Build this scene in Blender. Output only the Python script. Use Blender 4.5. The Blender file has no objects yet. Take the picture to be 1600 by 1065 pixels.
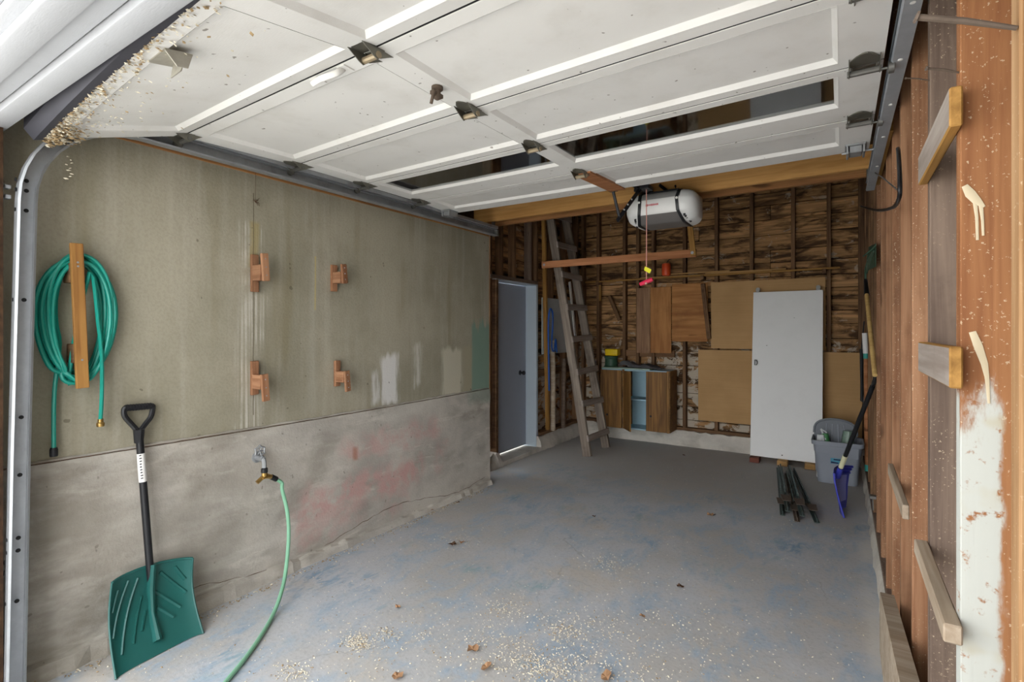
import bpy, bmesh, math, random
from mathutils import Vector, Matrix, Quaternion
R = random.Random(7)
SC = bpy.context.scene
COL = SC.collection
PI = math.pi

# ------------------------------------------------------------------ camera, world, exposure
EYE = 1.5
YAW = math.radians(32.77)
cam_d = bpy.data.cameras.new('camera'); cam_d.sensor_width = 36.0; cam_d.lens = 18.0
cam_d.shift_y = -17.5 / 1600.0; cam_d.clip_start = 0.02
cam = bpy.data.objects.new('camera', cam_d); COL.objects.link(cam)
cam.location = (0, 0, EYE); cam.rotation_euler = (PI / 2, 0, YAW)
SC.camera = cam
world = bpy.data.worlds.new('overcast_sky'); SC.world = world; world.use_nodes = True
bg = world.node_tree.nodes['Background']
bg.inputs[0].default_value = (0.97, 0.985, 1.0, 1); bg.inputs[1].default_value = 1.0
SC.view_settings.view_transform = 'Standard'; SC.view_settings.look = 'None'
SC.view_settings.exposure = 2.68; SC.view_settings.gamma = 1.0
SC.view_settings.use_curve_mapping = False
SC.cycles.max_bounces = 14; SC.cycles.diffuse_bounces = 9; SC.cycles.glossy_bounces = 5
SC.cycles.sample_clamp_indirect = 6.0
try:
    SC.cycles.use_denoising = True
except Exception:
    pass

SY, CY = math.sin(YAW), math.cos(YAW)
def P(u, v, X=None, Y=None, Z=None):
    """the point of a real plane (X, Y or Z constant) that is seen at pixel (u, v) of the 1600x1065 photograph"""
    a = (u - 800) / 800.0; b = (515 - v) / 800.0
    d = Vector((a * CY - SY, a * SY + CY, b))
    t = X / d.x if X is not None else (Y / d.y if Y is not None else (Z - EYE) / d.z)
    return Vector((d.x * t, d.y * t, EYE + d.z * t))
def V(p):
    """the pixel row at which a point is seen"""
    return 515 - 800 * (p[2] - EYE) / (-p[0] * SY + p[1] * CY)

# ------------------------------------------------------------------ helpers
def lin(c):
    if isinstance(c, str):
        c = [int(c[i:i + 2], 16) / 255 for i in (1, 3, 5)]
    return tuple(x / 12.92 if x <= .04045 else ((x + .055) / 1.055) ** 2.4 for x in c[:3])
WM = {}
def put(o, world_m, parent=None):
    if parent is not None:
        o.parent = parent; o.matrix_basis = WM[parent.name].inverted() @ world_m
    else:
        o.matrix_basis = world_m
    WM[o.name] = world_m
def tag(o, label=None, cat=None, group=None, kind=None):
    if label: o['label'] = label
    if cat: o['category'] = cat
    if group: o['group'] = group
    if kind: o['kind'] = kind
    return o
def empty(name, loc, label=None, cat=None, group=None, kind=None):
    o = bpy.data.objects.new(name, None); o.empty_display_size = .05
    COL.objects.link(o); put(o, Matrix.Translation(Vector(loc)))
    return tag(o, label, cat, group, kind)
def smooth_by_angle(me, ang=0.6):
    for p in me.polygons: p.use_smooth = True
    try: me.set_sharp_from_angle(angle=ang)
    except Exception: pass
def obj(name, bm, mats, parent=None, smooth=True):
    """bm is in world coordinates; the object's origin goes to the middle of its bounding box"""
    bmesh.ops.recalc_face_normals(bm, faces=bm.faces)
    vs = [v.co for v in bm.verts]
    lo = Vector((min(v[i] for v in vs) for i in range(3))); hi = Vector((max(v[i] for v in vs) for i in range(3)))
    c = (lo + hi) / 2
    bmesh.ops.translate(bm, verts=bm.verts, vec=-c)
    me = bpy.data.meshes.new(name); bm.to_mesh(me); bm.free()
    for m in (mats if isinstance(mats, (list, tuple)) else [mats]): me.materials.append(m)
    if smooth: smooth_by_angle(me)
    o = bpy.data.objects.new(name, me); COL.objects.link(o)
    put(o, Matrix.Translation(c), parent)
    return o
def split(name, bm, mats, parent=None, smooth=True, kind=None):
    """every loose piece of bm becomes an object of its own"""
    seen = set(); out = []
    bm.verts.ensure_lookup_table()
    for v0 in list(bm.verts):
        if v0 in seen: continue
        isl = [v0]; seen.add(v0); i = 0
        while i < len(isl):
            for e in isl[i].link_edges:
                w = e.other_vert(isl[i])
                if w not in seen: seen.add(w); isl.append(w)
            i += 1
        nb = bmesh.new(); mp = {v: nb.verts.new(v.co) for v in isl}; fs = {f for v in isl for f in v.link_faces}
        for f in fs: nb.faces.new([mp[v] for v in f.verts]).material_index = f.material_index
        out.append(obj(name, nb, mats, parent, smooth))
    bm.free(); return out
def BM(): return bmesh.new()
def box(bm, x0, x1, y0, y1, z0, z1, mi=0):
    vs = [bm.verts.new((x, y, z)) for x in (x0, x1) for y in (y0, y1) for z in (z0, z1)]
    for f in ((0, 1, 3, 2), (4, 6, 7, 5), (0, 4, 5, 1), (2, 3, 7, 6), (0, 2, 6, 4), (1, 5, 7, 3)):
        bm.faces.new([vs[i] for i in f]).material_index = mi
    return vs
def hexa(bm, pts, mi=0):
    """pts: 8 corners, ordered as (a0,a1,a2,a3) one face and (b0..b3) the opposite face"""
    vs = [bm.verts.new(p) for p in pts]
    for f in ((3, 2, 1, 0), (4, 5, 6, 7), (0, 1, 5, 4), (1, 2, 6, 5), (2, 3, 7, 6), (3, 0, 4, 7)):
        bm.faces.new([vs[i] for i in f]).material_index = mi
    return vs
def bbox(bm, x0, x1, y0, y1, z0, z1, bev=.004, seg=1, mi=0):
    vs = box(bm, x0, x1, y0, y1, z0, z1, mi)
    es = list({e for v in vs for e in v.link_edges})
    bmesh.ops.bevel(bm, geom=es, offset=bev, segments=seg, affect='EDGES', profile=.5)
def frame_of(d, up=Vector((0, 0, 1))):
    x = Vector(d).normalized(); up = Vector(up)
    if abs(x.dot(up.normalized())) > .995: up = Vector((0, 1, 0)) if abs(x.y) < .9 else Vector((1, 0, 0))
    z = (up - x * up.dot(x)).normalized(); y = z.cross(x)
    return Matrix((x, y, z)).transposed()
BOARD_CACHE = {}
def board(name, p0, p1, w, t, up, mat, parent=None, bev=.003, wob=0, seed=0):
    """a sawn board from p0 to p1: width w lies along up, thickness t across it; grain runs along its local X"""
    p0 = Vector(p0); p1 = Vector(p1); L = (p1 - p0).length
    key = (round(L, 3), round(w, 3), round(t, 3), bev, wob, mat.name, seed)
    me = BOARD_CACHE.get(key)
    if me is None:
        bm = BM(); bbox(bm, -L / 2, L / 2, -t / 2, t / 2, -w / 2, w / 2, bev)
        if wob:
            rr = random.Random(seed + int(L * 1000))
            for v in bm.verts: v.co += Vector((rr.uniform(-1, 1) * wob * 2, rr.uniform(-1, 1) * wob * .5, rr.uniform(-1, 1) * wob))
        bmesh.ops.recalc_face_normals(bm, faces=bm.faces)
        me = bpy.data.meshes.new(name); bm.to_mesh(me); bm.free(); me.materials.append(mat)
        BOARD_CACHE[key] = me
    o = bpy.data.objects.new(name, me); COL.objects.link(o)
    M = frame_of(p1 - p0, up).to_4x4(); M.translation = (p0 + p1) / 2
    put(o, M, parent)
    return o
def tube(bm, pts, r, n=8, cap=True, mi=0, flat=1.0):
    pts = [Vector(p) for p in pts]; m = len(pts)
    rs = r if isinstance(r, (list, tuple)) else [r] * m
    t0 = (pts[1] - pts[0]).normalized()
    ref = Vector((0, 0, 1)) if abs(t0.z) < .9 else Vector((1, 0, 0))
    nrm = (ref - t0 * ref.dot(t0)).normalized(); rings = []; tp = t0
    for i, p in enumerate(pts):
        t = (pts[min(i + 1, m - 1)] - pts[max(i - 1, 0)])
        t = t.normalized() if t.length > 1e-9 else tp
        q = tp.rotation_difference(t); nrm = q @ nrm; nrm = (nrm - t * nrm.dot(t)).normalized(); tp = t
        b = t.cross(nrm)
        rings.append([bm.verts.new(p + (nrm * math.cos(k * 2 * PI / n) + b * math.sin(k * 2 * PI / n) * flat) * rs[i]) for k in range(n)])
    for i in range(m - 1):
        for k in range(n):
            bm.faces.new((rings[i][k], rings[i][(k + 1) % n], rings[i + 1][(k + 1) % n], rings[i + 1][k])).material_index = mi
    if cap:
        bm.faces.new(rings[0][::-1]).material_index = mi; bm.faces.new(rings[-1]).material_index = mi
def cyl(bm, p0, p1, r, n=10, mi=0): tube(bm, [p0, p1], r, n, True, mi)
def spline(pts, k=8):
    pts = [Vector(p) for p in pts]; out = []
    for i in range(len(pts) - 1):
        p0 = pts[max(i - 1, 0)]; p1 = pts[i]; p2 = pts[i + 1]; p3 = pts[min(i + 2, len(pts) - 1)]
        for j in range(k):
            t = j / k
            out.append(.5 * ((2 * p1) + (p2 - p0) * t + (2 * p0 - 5 * p1 + 4 * p2 - p3) * t * t + (3 * p1 - p0 - 3 * p2 + p3) * t ** 3))
    out.append(pts[-1]); return out
def prism(bm, poly, d, mi=0):
    """poly: world points of one flat face, d: extrusion vector"""
    a = [bm.verts.new(Vector(p)) for p in poly]; b = [bm.verts.new(Vector(p) + Vector(d)) for p in poly]
    n = len(a)
    bm.faces.new(a).material_index = mi; bm.faces.new(b[::-1]).material_index = mi
    for i in range(n): bm.faces.new((a[i], b[i], b[(i + 1) % n], a[(i + 1) % n])).material_index = mi
def rings_mesh(bm, rings, cap0=True, cap1=True, mi=0):
    rv = [[bm.verts.new(p) for p in r] for r in rings]; n = len(rings[0])
    for i in range(len(rv) - 1):
        for k in range(n):
            bm.faces.new((rv[i][k], rv[i][(k + 1) % n], rv[i + 1][(k + 1) % n], rv[i + 1][k])).material_index = mi
    if cap0: bm.faces.new(rv[0][::-1]).material_index = mi
    if cap1: bm.faces.new(rv[-1]).material_index = mi
    return rv
def lathe(bm, c, prof, n=14, axis='z', mi=0):
    rings = []
    for (r, h) in prof:
        rr = []
        for k in range(n):
            a = 2 * PI * k / n
            if axis == 'z': rr.append(Vector(c) + Vector((r * math.cos(a), r * math.sin(a), h)))
            elif axis == 'x': rr.append(Vector(c) + Vector((h, r * math.cos(a), r * math.sin(a))))
            else: rr.append(Vector(c) + Vector((r * math.sin(a), h, r * math.cos(a))))
        rings.append(rr)
    rings_mesh(bm, rings, mi=mi)
def sheet(bm, fn, nu, nv, th=None, mi=0):
    """a grid of points fn(s,t); with th, a second layer offset by that vector closes it into a slab"""
    g = [[bm.verts.new(fn(i / nu, j / nv)) for j in range(nv + 1)] for i in range(nu + 1)]
    for i in range(nu):
        for j in range(nv): bm.faces.new((g[i][j], g[i + 1][j], g[i + 1][j + 1], g[i][j + 1])).material_index = mi
    if th is not None:
        th = Vector(th)
        h = [[bm.verts.new(v.co + th) for v in r] for r in g]
        for i in range(nu):
            for j in range(nv): bm.faces.new((h[i][j], h[i][j + 1], h[i + 1][j + 1], h[i + 1][j])).material_index = mi
        for i in range(nu):
            bm.faces.new((g[i][0], h[i][0], h[i + 1][0], g[i + 1][0])); bm.faces.new((g[i + 1][nv], h[i + 1][nv], h[i][nv], g[i][nv]))
        for j in range(nv):
            bm.faces.new((g[0][j + 1], h[0][j + 1], h[0][j], g[0][j])); bm.faces.new((g[nu][j], h[nu][j], h[nu][j + 1], g[nu][j + 1]))

# ------------------------------------------------------------------ materials
class NB:
    def __init__(s, name, rough=.8, metal=0, spec=.3):
        s.m = bpy.data.materials.new(name); s.m.use_nodes = True
        s.n = s.m.node_tree.nodes; s.l = s.m.node_tree.links
        s.b = s.n['Principled BSDF']; s.b.inputs['Roughness'].default_value = rough
        s.b.inputs['Metallic'].default_value = metal
        s.b.inputs['Specular IOR Level'].default_value = spec
        s.tc = s.n.new('ShaderNodeTexCoord'); s.geo = None
    def set(s, sock, v):
        if isinstance(v, bpy.types.NodeSocket): s.l.new(v, sock)
        elif isinstance(v, str): sock.default_value = (*lin(v), 1)
        elif isinstance(v, (tuple, list)): sock.default_value = v if len(sock.default_value) == len(v) else (*v, 1)
        else: sock.default_value = v
    def pos(s):
        if s.geo is None: s.geo = s.n.new('ShaderNodeNewGeometry')
        return s.geo.outputs['Position']
    def objc(s): return s.tc.outputs['Object']
    def rand(s): return s.n.new('ShaderNodeObjectInfo').outputs['Random']
    def mapping(s, vec, scale=(1, 1, 1), loc=(0, 0, 0)):
        k = s.n.new('ShaderNodeMapping'); s.l.new(vec, k.inputs[0]); k.inputs['Scale'].default_value = scale
        s.set(k.inputs['Location'], loc); return k.outputs[0]
    def noise(s, vec, scale, detail=4, rough=.55, dist=0):
        k = s.n.new('ShaderNodeTexNoise'); s.l.new(vec, k.inputs['Vector'])
        for a, b in (('Scale', scale), ('Detail', detail), ('Roughness', rough), ('Distortion', dist)): k.inputs[a].default_value = b
        return k.outputs['Fac']
    def math(s, op, a, b=0, clamp=False):
        k = s.n.new('ShaderNodeMath'); k.operation = op; k.use_clamp = clamp
        s.set(k.inputs[0], a); s.set(k.inputs[1], b); return k.outputs[0]
    def ss(s, x, lo, hi):
        k = s.n.new('ShaderNodeMapRange'); k.interpolation_type = 'SMOOTHSTEP'
        s.set(k.inputs[0], x); s.set(k.inputs[1], lo); s.set(k.inputs[2], hi); return k.outputs[0]
    def mix(s, f, a, b, mode='MIX'):
        k = s.n.new('ShaderNodeMix'); k.data_type = 'RGBA'; k.blend_type = mode
        s.set(k.inputs[0], f); s.set(k.inputs[6], a); s.set(k.inputs[7], b); return k.outputs[2]
    def sep(s, vec):
        k = s.n.new('ShaderNodeSeparateXYZ'); s.l.new(vec, k.inputs[0]); return k.outputs
    def comb(s, x, y, z):
        k = s.n.new('ShaderNodeCombineXYZ')
        for i, q in enumerate((x, y, z)): s.set(k.inputs[i], q)
        return k.outputs[0]
    def rect(s, a, b, a0, a1, b0, b1, soft=.03, wob=None, wa=.05):
        """a soft rectangle on two coordinates, its edge roughened by a noise"""
        if wob is not None:
            d = s.math('MULTIPLY', s.math('SUBTRACT', wob, .5), wa)
            a = s.math('ADD', a, d); b = s.math('ADD', b, d)
        m = s.math('MULTIPLY', s.ss(a, a0 - soft, a0 + soft), s.ss(a, a1 + soft, a1 - soft))
        k = s.math('MULTIPLY', s.ss(b, b0 - soft, b0 + soft), s.ss(b, b1 + soft, b1 - soft))
        return s.math('MULTIPLY', m, k)
    def bump(s, h, strength=.3, dist=.01):
        k = s.n.new('ShaderNodeBump'); k.inputs['Strength'].default_value = strength; k.inputs['Distance'].default_value = dist
        s.l.new(h, k.inputs['Height']); s.l.new(k.outputs[0], s.b.inputs['Normal'])
    def col(s, c): s.set(s.b.inputs['Base Color'], c); return s
    def done(s): return s.m

def plain(name, c, rough=.6, metal=0, spec=.35, var=.12, scale=30, bump=0):
    n = NB(name, rough, metal, spec)
    f = n.noise(n.objc(), scale, 4)
    a = lin(c)
    n.col(n.mix(f, tuple(x * (1 - var) for x in a), tuple(min(1, x * (1 + var)) for x in a)))
    if bump: n.bump(f, bump, .004)
    return n.done()
def wood(name, c, dark, vary=.25, grain=1.0, rough=.8, knots=True, dirt=0, speck=0, spec=.2):
    """sawn wood: long grain along local X, knots, tone differing from piece to piece, dust specks"""
    n = NB(name, rough, 0, spec)
    rnd = n.rand()
    vec = n.mapping(n.objc(), (1, 1, 1), n.comb(n.math('MULTIPLY', rnd, 17.0), n.math('MULTIPLY', rnd, 7.0), n.math('MULTIPLY', rnd, 31.0)))
    g1 = n.noise(n.mapping(vec, (1.6, 40 * grain, 40 * grain)), 1.0, 5, .6, .6)
    g2 = n.noise(n.mapping(vec, (1.2, 9, 9)), 1.0, 3, .5, 1.2)
    f = n.math('ADD', n.math('MULTIPLY', g1, .55), n.math('MULTIPLY', g2, .45))
    col = n.mix(n.ss(f, .33, .68), dark, c)
    if knots:
        kn = n.noise(n.mapping(vec, (3.2, 12, 12)), 1.0, 1, .4)
        col = n.mix(n.math('MULTIPLY', n.ss(kn, .72, .8), .8), col, tuple(x * .35 for x in lin(dark)))
    tone = n.math('ADD', n.math('MULTIPLY', n.math('SUBTRACT', n.noise(n.mapping(vec, (.5, .5, .5), (0, 0, 0)), 1.0, 0), .5), vary), 0)
    rr = n.math('MULTIPLY', n.math('SUBTRACT', rnd, .5), vary)
    k = n.n.new('ShaderNodeHueSaturation'); n.l.new(col, k.inputs['Color'])
    n.set(k.inputs['Value'], n.math('ADD', n.math('ADD', 1.0, rr), tone)); col = k.outputs[0]
    if dirt:
        d = n.noise(n.pos(), 3.5, 6, .65)
        col = n.mix(n.math('MULTIPLY', n.ss(d, .5, .72), dirt), col, '#2a211b')
    if speck:
        s = n.noise(n.pos(), 150, 2, .6); area = n.noise(n.pos(), 2.2, 2)
        col = n.mix(n.math('MULTIPLY', n.math('MULTIPLY', n.ss(s, .64, .69), n.ss(area, .40, .62)), speck), col, '#d9c6a8')
    n.col(col); n.bump(g1, .25, .003)
    return n.done()

M = {}
M['stud_orange'] = wood('stud_wood_orange', '#a17a5c', '#7a543b', .22, 1, .75, True, .25, .8)
M['stud_grey'] = wood('stud_wood_weathered', '#857365', '#5f5047', .1, 1, .85, True, .3, .55)
M['stud_pale'] = wood('stud_wood_pale', '#b3906a', '#8b6642', .1, 1, .8, False, .1, .4)
M['stud_dark'] = wood('stud_wood_dark', '#8d6d4f', '#5d4432', .3, 1, .85, True, .5, .1)
M['joist'] = wood('joist_fir', '#c99a5e', '#a97b45', .12, .8, .7)
M['joist_dark'] = wood('joist_fir_old', '#a8794c', '#7d5534', .12, .8, .75)
M['fir_red'] = wood('fir_reddish', '#b98058', '#95613e', .15, .8, .7)
M['fir_yellow'] = wood('fir_yellow', '#b08549', '#7d5a2c', .15, .9, .7)
M['ladder'] = wood('ladder_grey_wood', '#998d80', '#6c6157', .12, 1, .85, True, .35)
M['rack'] = wood('rack_cedar', '#ad8148', '#865a30', .1, 1.2, .65)
M['bracket'] = wood('bracket_redwood', '#ad8263', '#7f563c', .25, 1.2, .8, True, .3, .5)
M['greyboard'] = wood('board_grey_dusty', '#a49a91', '#857970', .15, 1, .85, False, .15)
M['paleboard'] = wood('board_pale_dusty', '#b5a795', '#93826e', .1, 1, .85, False, .1)
M['roof'] = wood('roof_board_dark', '#4a3524', '#2c1f16', .3, 1, .9, True, .4)
M['walnut'] = wood('walnut_laminate', '#98703f', '#5a3e25', .06, 1.6, .5, False, 0)
M['plywood'] = wood('plywood_orange', '#bb8650', '#936239', .15, .5, .7, True, .2)
M['plywood2'] = wood('plywood_weathered', '#9f7d60', '#7a5c47', .15, .6, .8, True, .25)
M['pine'] = wood('pine_block', '#c9a36c', '#a98250', .2, 1, .7, False)
M['redblock'] = wood('reddish_block', '#8a5546', '#683d33', .1, 1, .8, False)
M['handle_wood'] = wood('handle_ash', '#d8b878', '#b8935a', .05, 1.5, .5, False)

def mk_sheathing():
    """old horizontal boards, stained, with crusts of white mortar"""
    n = NB('old_sheathing', .9, 0, .15)
    rnd = n.rand()
    vec = n.mapping(n.objc(), (1, 1, 1), n.comb(n.math('MULTIPLY', rnd, 23.0), n.math('MULTIPLY', rnd, 9.0), n.math('MULTIPLY', rnd, 31.0)))
    g = n.noise(n.mapping(vec, (1.5, 30, 30)), 1, 5, .6, .8)
    st = n.noise(n.mapping(vec, (1.3, 5, 5)), 1.6, 6, .65, .5)
    col = n.mix(n.ss(g, .3, .7), '#7e6245', '#c49666')
    col = n.mix(n.math('MULTIPLY', n.ss(st, .45, .62), .9), col, '#3a2a1f')
    k = n.n.new('ShaderNodeHueSaturation'); n.l.new(col, k.inputs['Color'])
    n.set(k.inputs['Value'], n.math('ADD', .8, n.math('MULTIPLY', rnd, .55))); col = k.outputs[0]
    xyz = n.sep(n.pos())
    crust = n.noise(n.mapping(n.pos(), (1, 1, 1.6)), 4.5, 6, .68, .6)
    low = n.ss(xyz[2], 1.75, .9)
    th = n.math('SUBTRACT', .595, n.math('MULTIPLY', low, .125))
    m = n.ss(n.math('SUBTRACT', crust, th), 0, .05)
    m = n.math('MULTIPLY', m, n.math('ADD', .45, n.math('MULTIPLY', low, .45)))
    col = n.mix(m, col, '#c2b7a6')
    n.col(col); n.bump(n.math('ADD', g, crust), .5, .01)
    return n.done()
M['sheathing'] = mk_sheathing()

def mk_plaster():
    n = NB('parged_wall', .92, 0, .12)
    p = n.pos(); xyz = n.sep(p); Y, Z = xyz[1], xyz[2]
    big = n.noise(p, 1.3, 4, .6); fine = n.noise(p, 70, 3, .6); mid = n.noise(p, 9, 5, .6)
    streak = n.noise(n.mapping(p, (1, 9, .7)), 1.2, 4, .6)
    col = n.mix(n.ss(big, .3, .7), '#948f7d', '#aba593')
    col = n.mix(n.math('MULTIPLY', n.ss(streak, .45, .75), .5), col, '#b7b1a3')
    col = n.mix(n.math('MULTIPLY', n.ss(n.noise(n.mapping(p, (1, 5, .5)), 1.0, 3), .55, .72), .45), col, '#7f7658')
    col = n.mix(n.math('MULTIPLY', n.ss(fine, .45, .62), .10), col, '#5e594b')
    wob = n.noise(p, 7, 4, .6); wobs = n.noise(n.mapping(p, (1, 14, 2)), 1.6, 4, .6)
    # the vertical joint with its white run of lime
    jy = 1.705
    run = n.rect(Y, Z, jy - .085, jy + .05, .9, 2.12, .04, wob, .14)
    fine_run = n.noise(n.mapping(p, (1, 75, .9)), 1.0, 3, .6)
    col = n.mix(n.math('MULTIPLY', n.math('MULTIPLY', run, n.ss(n.noise(p, 5, 4), .34, .62)), n.ss(fine_run, .42, .68)), col, '#cac6bb')
    col = n.mix(n.math('MULTIPLY', n.math('MULTIPLY', run, .45), n.ss(fine_run, .46, .34)), col, '#7d7766')
    col = n.mix(n.math('MULTIPLY', n.rect(Y, Z, jy - .026, jy + .032, 1.87, 2.13, .014, wob, .05), .8), col, '#a3956b')
    col = n.mix(n.math('MULTIPLY', n.rect(Y, Z, jy - .004, jy + .001, 1.0, 2.3, .002, wob, .012), .8), col, '#5d5444')
    # a light yellow dribble
    y2 = P(492, 430, X=-2.9).y
    col = n.mix(n.math('MULTIPLY', n.rect(Y, Z, y2 - .004, y2 + .006, 1.63, 1.98, .002, wob, .01), .8), col, '#c3ad6c')
    # white brushed patches near the far end
    for (u0, u1, v0, v1, c, o) in ((583, 590, 580, 630, '#d8d7d3', .85), (598, 622, 555, 630, '#dcdbd8', .9), (650, 656, 535, 600, '#d2d0c8', .75),
                                   (690, 722, 545, 625, '#c4bfac', .9), (724, 738, 540, 615, '#a79f86', .6), (478, 500, 400, 640, '#a5a294', .25)):
        a = P(u0, (v0 + v1) / 2, X=-2.9).y; b = P(u1, (v0 + v1) / 2, X=-2.9).y
        zt = P((u0 + u1) / 2, v0, X=-2.9).z; zb = P((u0 + u1) / 2, v1, X=-2.9).z
        mm = n.rect(Y, Z, a, b, zb, zt, .03, wobs, .16)
        col = n.mix(n.math('MULTIPLY', mm, o), col, c)
    # green paint at the end
    a = P(737, 560, X=-2.9).y; zt = P(750, 507, X=-2.9).z; zt = zt
    g = n.math('MULTIPLY', n.ss(n.math('ADD', Y, n.math('MULTIPLY', n.math('SUBTRACT', wobs, .5), .03)), a - .015, a + .015),
               n.ss(n.math('ADD', Z, n.math('MULTIPLY', n.math('SUBTRACT', wobs, .5), .45)), zt + .03, zt - .03))
    col = n.mix(n.math('MULTIPLY', g, .9), col, '#7c9789')
    # small dark nicks
    sp = n.noise(p, 26, 1, .4)
    col = n.mix(n.math('MULTIPLY', n.ss(sp, .78, .80), .55), col, '#5d5648')
    n.col(col); n.bump(n.math('ADD', fine, n.math('MULTIPLY', mid, .6)), .35, .004)
    return n.done()
M['plaster'] = mk_plaster()
def mk_concrete(name, pink=False, k=1.0):
    n = NB(name, .93, 0, .12)
    p = n.pos(); xyz = n.sep(p); Y, Z = xyz[1], xyz[2]
    big = n.noise(p, 2.2, 5, .65); fine = n.noise(p, 60, 4, .6); mid = n.noise(n.mapping(p, (1, .8, 2.6)), 2.4, 5, .62, .4)
    col = n.mix(n.ss(big, .3, .7), tuple(min(1, x * k) for x in lin('#a6a199')), tuple(min(1, x * k) for x in lin('#c4beb4')))
    col = n.mix(n.math('MULTIPLY', n.ss(mid, .46, .72), .7), col, '#c6c2b9')
    col = n.mix(n.math('MULTIPLY', n.ss(n.noise(n.mapping(p, (1, 1, 2)), 1.7, 4, .6, .5), .5, .72), .55), col, '#857e72')
    smear = n.noise(n.mapping(p, (1, 1.1, 5.0)), 2.6, 5, .6, .7)
    col = n.mix(n.math('MULTIPLY', n.ss(smear, .56, .70), .6), col, '#cfcac0')
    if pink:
        near_shade = n.math('MULTIPLY', n.ss(n.math('ADD', Y, n.math('MULTIPLY', n.math('SUBTRACT', n.noise(p, 1.6, 4, .6), .5), 1.6)), 2.0, .7), n.ss(n.noise(n.mapping(p, (1, .8, 2.2)), 2.2, 5, .62), .3, .6))  # shade of the wall's near end, painted into the colour through noise
        col = n.mix(n.math('MULTIPLY', near_shade, .6), col, '#6f6759')
        wob = n.noise(p, 6, 4, .6)
        for (ya, yb, za, zb, o) in ((2.3, 3.35, .60, .74, .6), (2.0, 3.1, .28, .47, .75), (1.95, 2.5, .12, .36, .45), (2.75, 2.95, .1, .5, .4), (3.3, 3.4, .3, .55, .45)):
            mm = n.rect(Y, Z, ya, yb, za, zb, .07, wob, .28)
            col = n.mix(n.math('MULTIPLY', n.math('MULTIPLY', mm, n.ss(n.noise(p, 9, 4), .32, .6)), o), col, '#c39a94')
        col = n.mix(n.math('MULTIPLY', n.rect(Y, Z, 2.42, 2.46, .58, .68, .015, wob, .04), .7), col, '#a8735c')
        col = n.mix(n.math('MULTIPLY', n.rect(Y, Z, 3.75, 4.2, .82, .95, .04, wob, .14), .6), col, '#7b8c80')
    sp = n.noise(p, 30, 1, .4)
    col = n.mix(n.math('MULTIPLY', n.ss(sp, .77, .80), .5), col, '#6b645b')
    n.col(col); n.bump(n.math('ADD', fine, n.math('MULTIPLY', mid, 1.2)), .5, .006)
    return n.done()
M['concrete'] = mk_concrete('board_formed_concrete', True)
M['curb'] = mk_concrete('curb_concrete', False, 1.25)
def mk_floor():
    n = NB('painted_concrete_floor', .7, 0, .25)
    p = n.pos(); xyz = n.sep(p)
    big = n.noise(p, .9, 4, .6); mid = n.noise(n.mapping(p, (1.6, 1, 1)), 3.0, 6, .66, .6); fine = n.noise(p, 45, 4, .65)
    rub = n.noise(n.mapping(p, (3, 1.2, 1)), 6, 5, .7, .8)
    col = n.mix(n.ss(big, .35, .65), '#b0aeab', '#b9bcc1')
    blue = n.math('MULTIPLY', n.ss(mid, .44, .64), n.ss(rub, .3, .58))
    col = n.mix(n.math('MULTIPLY', blue, .85), col, '#9bacbd')
    strong = n.math('MULTIPLY', n.ss(n.noise(p, 1.7, 5, .6, .4), .55, .70), n.ss(rub, .42, .62))
    col = n.mix(n.math('MULTIPLY', strong, .8), col, '#7191ae')
    teal = n.math('MULTIPLY', n.ss(n.noise(n.mapping(p, (1, 1, 1), (5, 2, 0)), 2.1, 4, .6), .58, .72), n.ss(rub, .4, .6))
    col = n.mix(n.math('MULTIPLY', teal, .5), col, '#7b9da2')
    worn = n.noise(n.mapping(p, (1, 1, 1), (9, 4, 0)), 1.5, 5, .65)
    col = n.mix(n.math('MULTIPLY', n.ss(worn, .5, .72), .8), col, '#bcb4a9')
    col = n.mix(n.math('MULTIPLY', n.ss(fine, .5, .66), .16), col, '#6a6a6a')
    # greyer slab colour towards the back
    back = n.ss(n.math('ADD', xyz[1], n.math('MULTIPLY', n.math('SUBTRACT', mid, .5), 1.2)), 4.4, 5.6)
    col = n.mix(n.math('MULTIPLY', back, .85), col, n.mix(mid, '#a5a29d', '#b6b3ae'))
    vor = n.n.new('ShaderNodeTexVoronoi'); vor.feature = 'DISTANCE_TO_EDGE'; vor.inputs['Scale'].default_value = .55
    wv = n.n.new('ShaderNodeVectorMath'); wv.operation = 'ADD'; n.l.new(p, wv.inputs[0])
    no = n.n.new('ShaderNodeTexNoise'); no.inputs['Scale'].default_value = 2.5; no.inputs['Detail'].default_value = 5; n.l.new(p, no.inputs['Vector'])
    sc = n.n.new('ShaderNodeVectorMath'); sc.operation = 'SCALE'; n.l.new(no.outputs['Color'], sc.inputs[0]); sc.inputs[3].default_value = .5
    n.l.new(sc.outputs[0], wv.inputs[1]); n.l.new(wv.outputs[0], vor.inputs['Vector'])
    crack = n.math('MULTIPLY', n.ss(vor.outputs['Distance'], .0035, .0005), n.ss(n.noise(p, 1.1, 2), .52, .6))
    col = n.mix(n.math('MULTIPLY', crack, .3), col, '#7b7874')
    lime = n.rect(xyz[0], xyz[1], .10, .19, 1.5, 5.2, .035, rub, .12)
    col = n.mix(n.math('MULTIPLY', lime, n.math('MULTIPLY', n.ss(worn, .42, .6), .6)), col, '#cbc8c2')
    n.col(col)
    n.set(n.b.inputs['Roughness'], n.math('ADD', .55, n.math('MULTIPLY', worn, .4)))
    n.bump(n.math('ADD', fine, n.math('MULTIPLY', rub, .8)), .3, .004)
    return n.done()
M['floor'] = mk_floor()
M['driveway'] = plain('driveway_concrete', '#d6d3cc', .9, 0, .2, .1, 6)
M['sky_blocker'] = plain('sky_blocker_tan', '#6f6659', .9, 0, .1, .1, 3)
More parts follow.
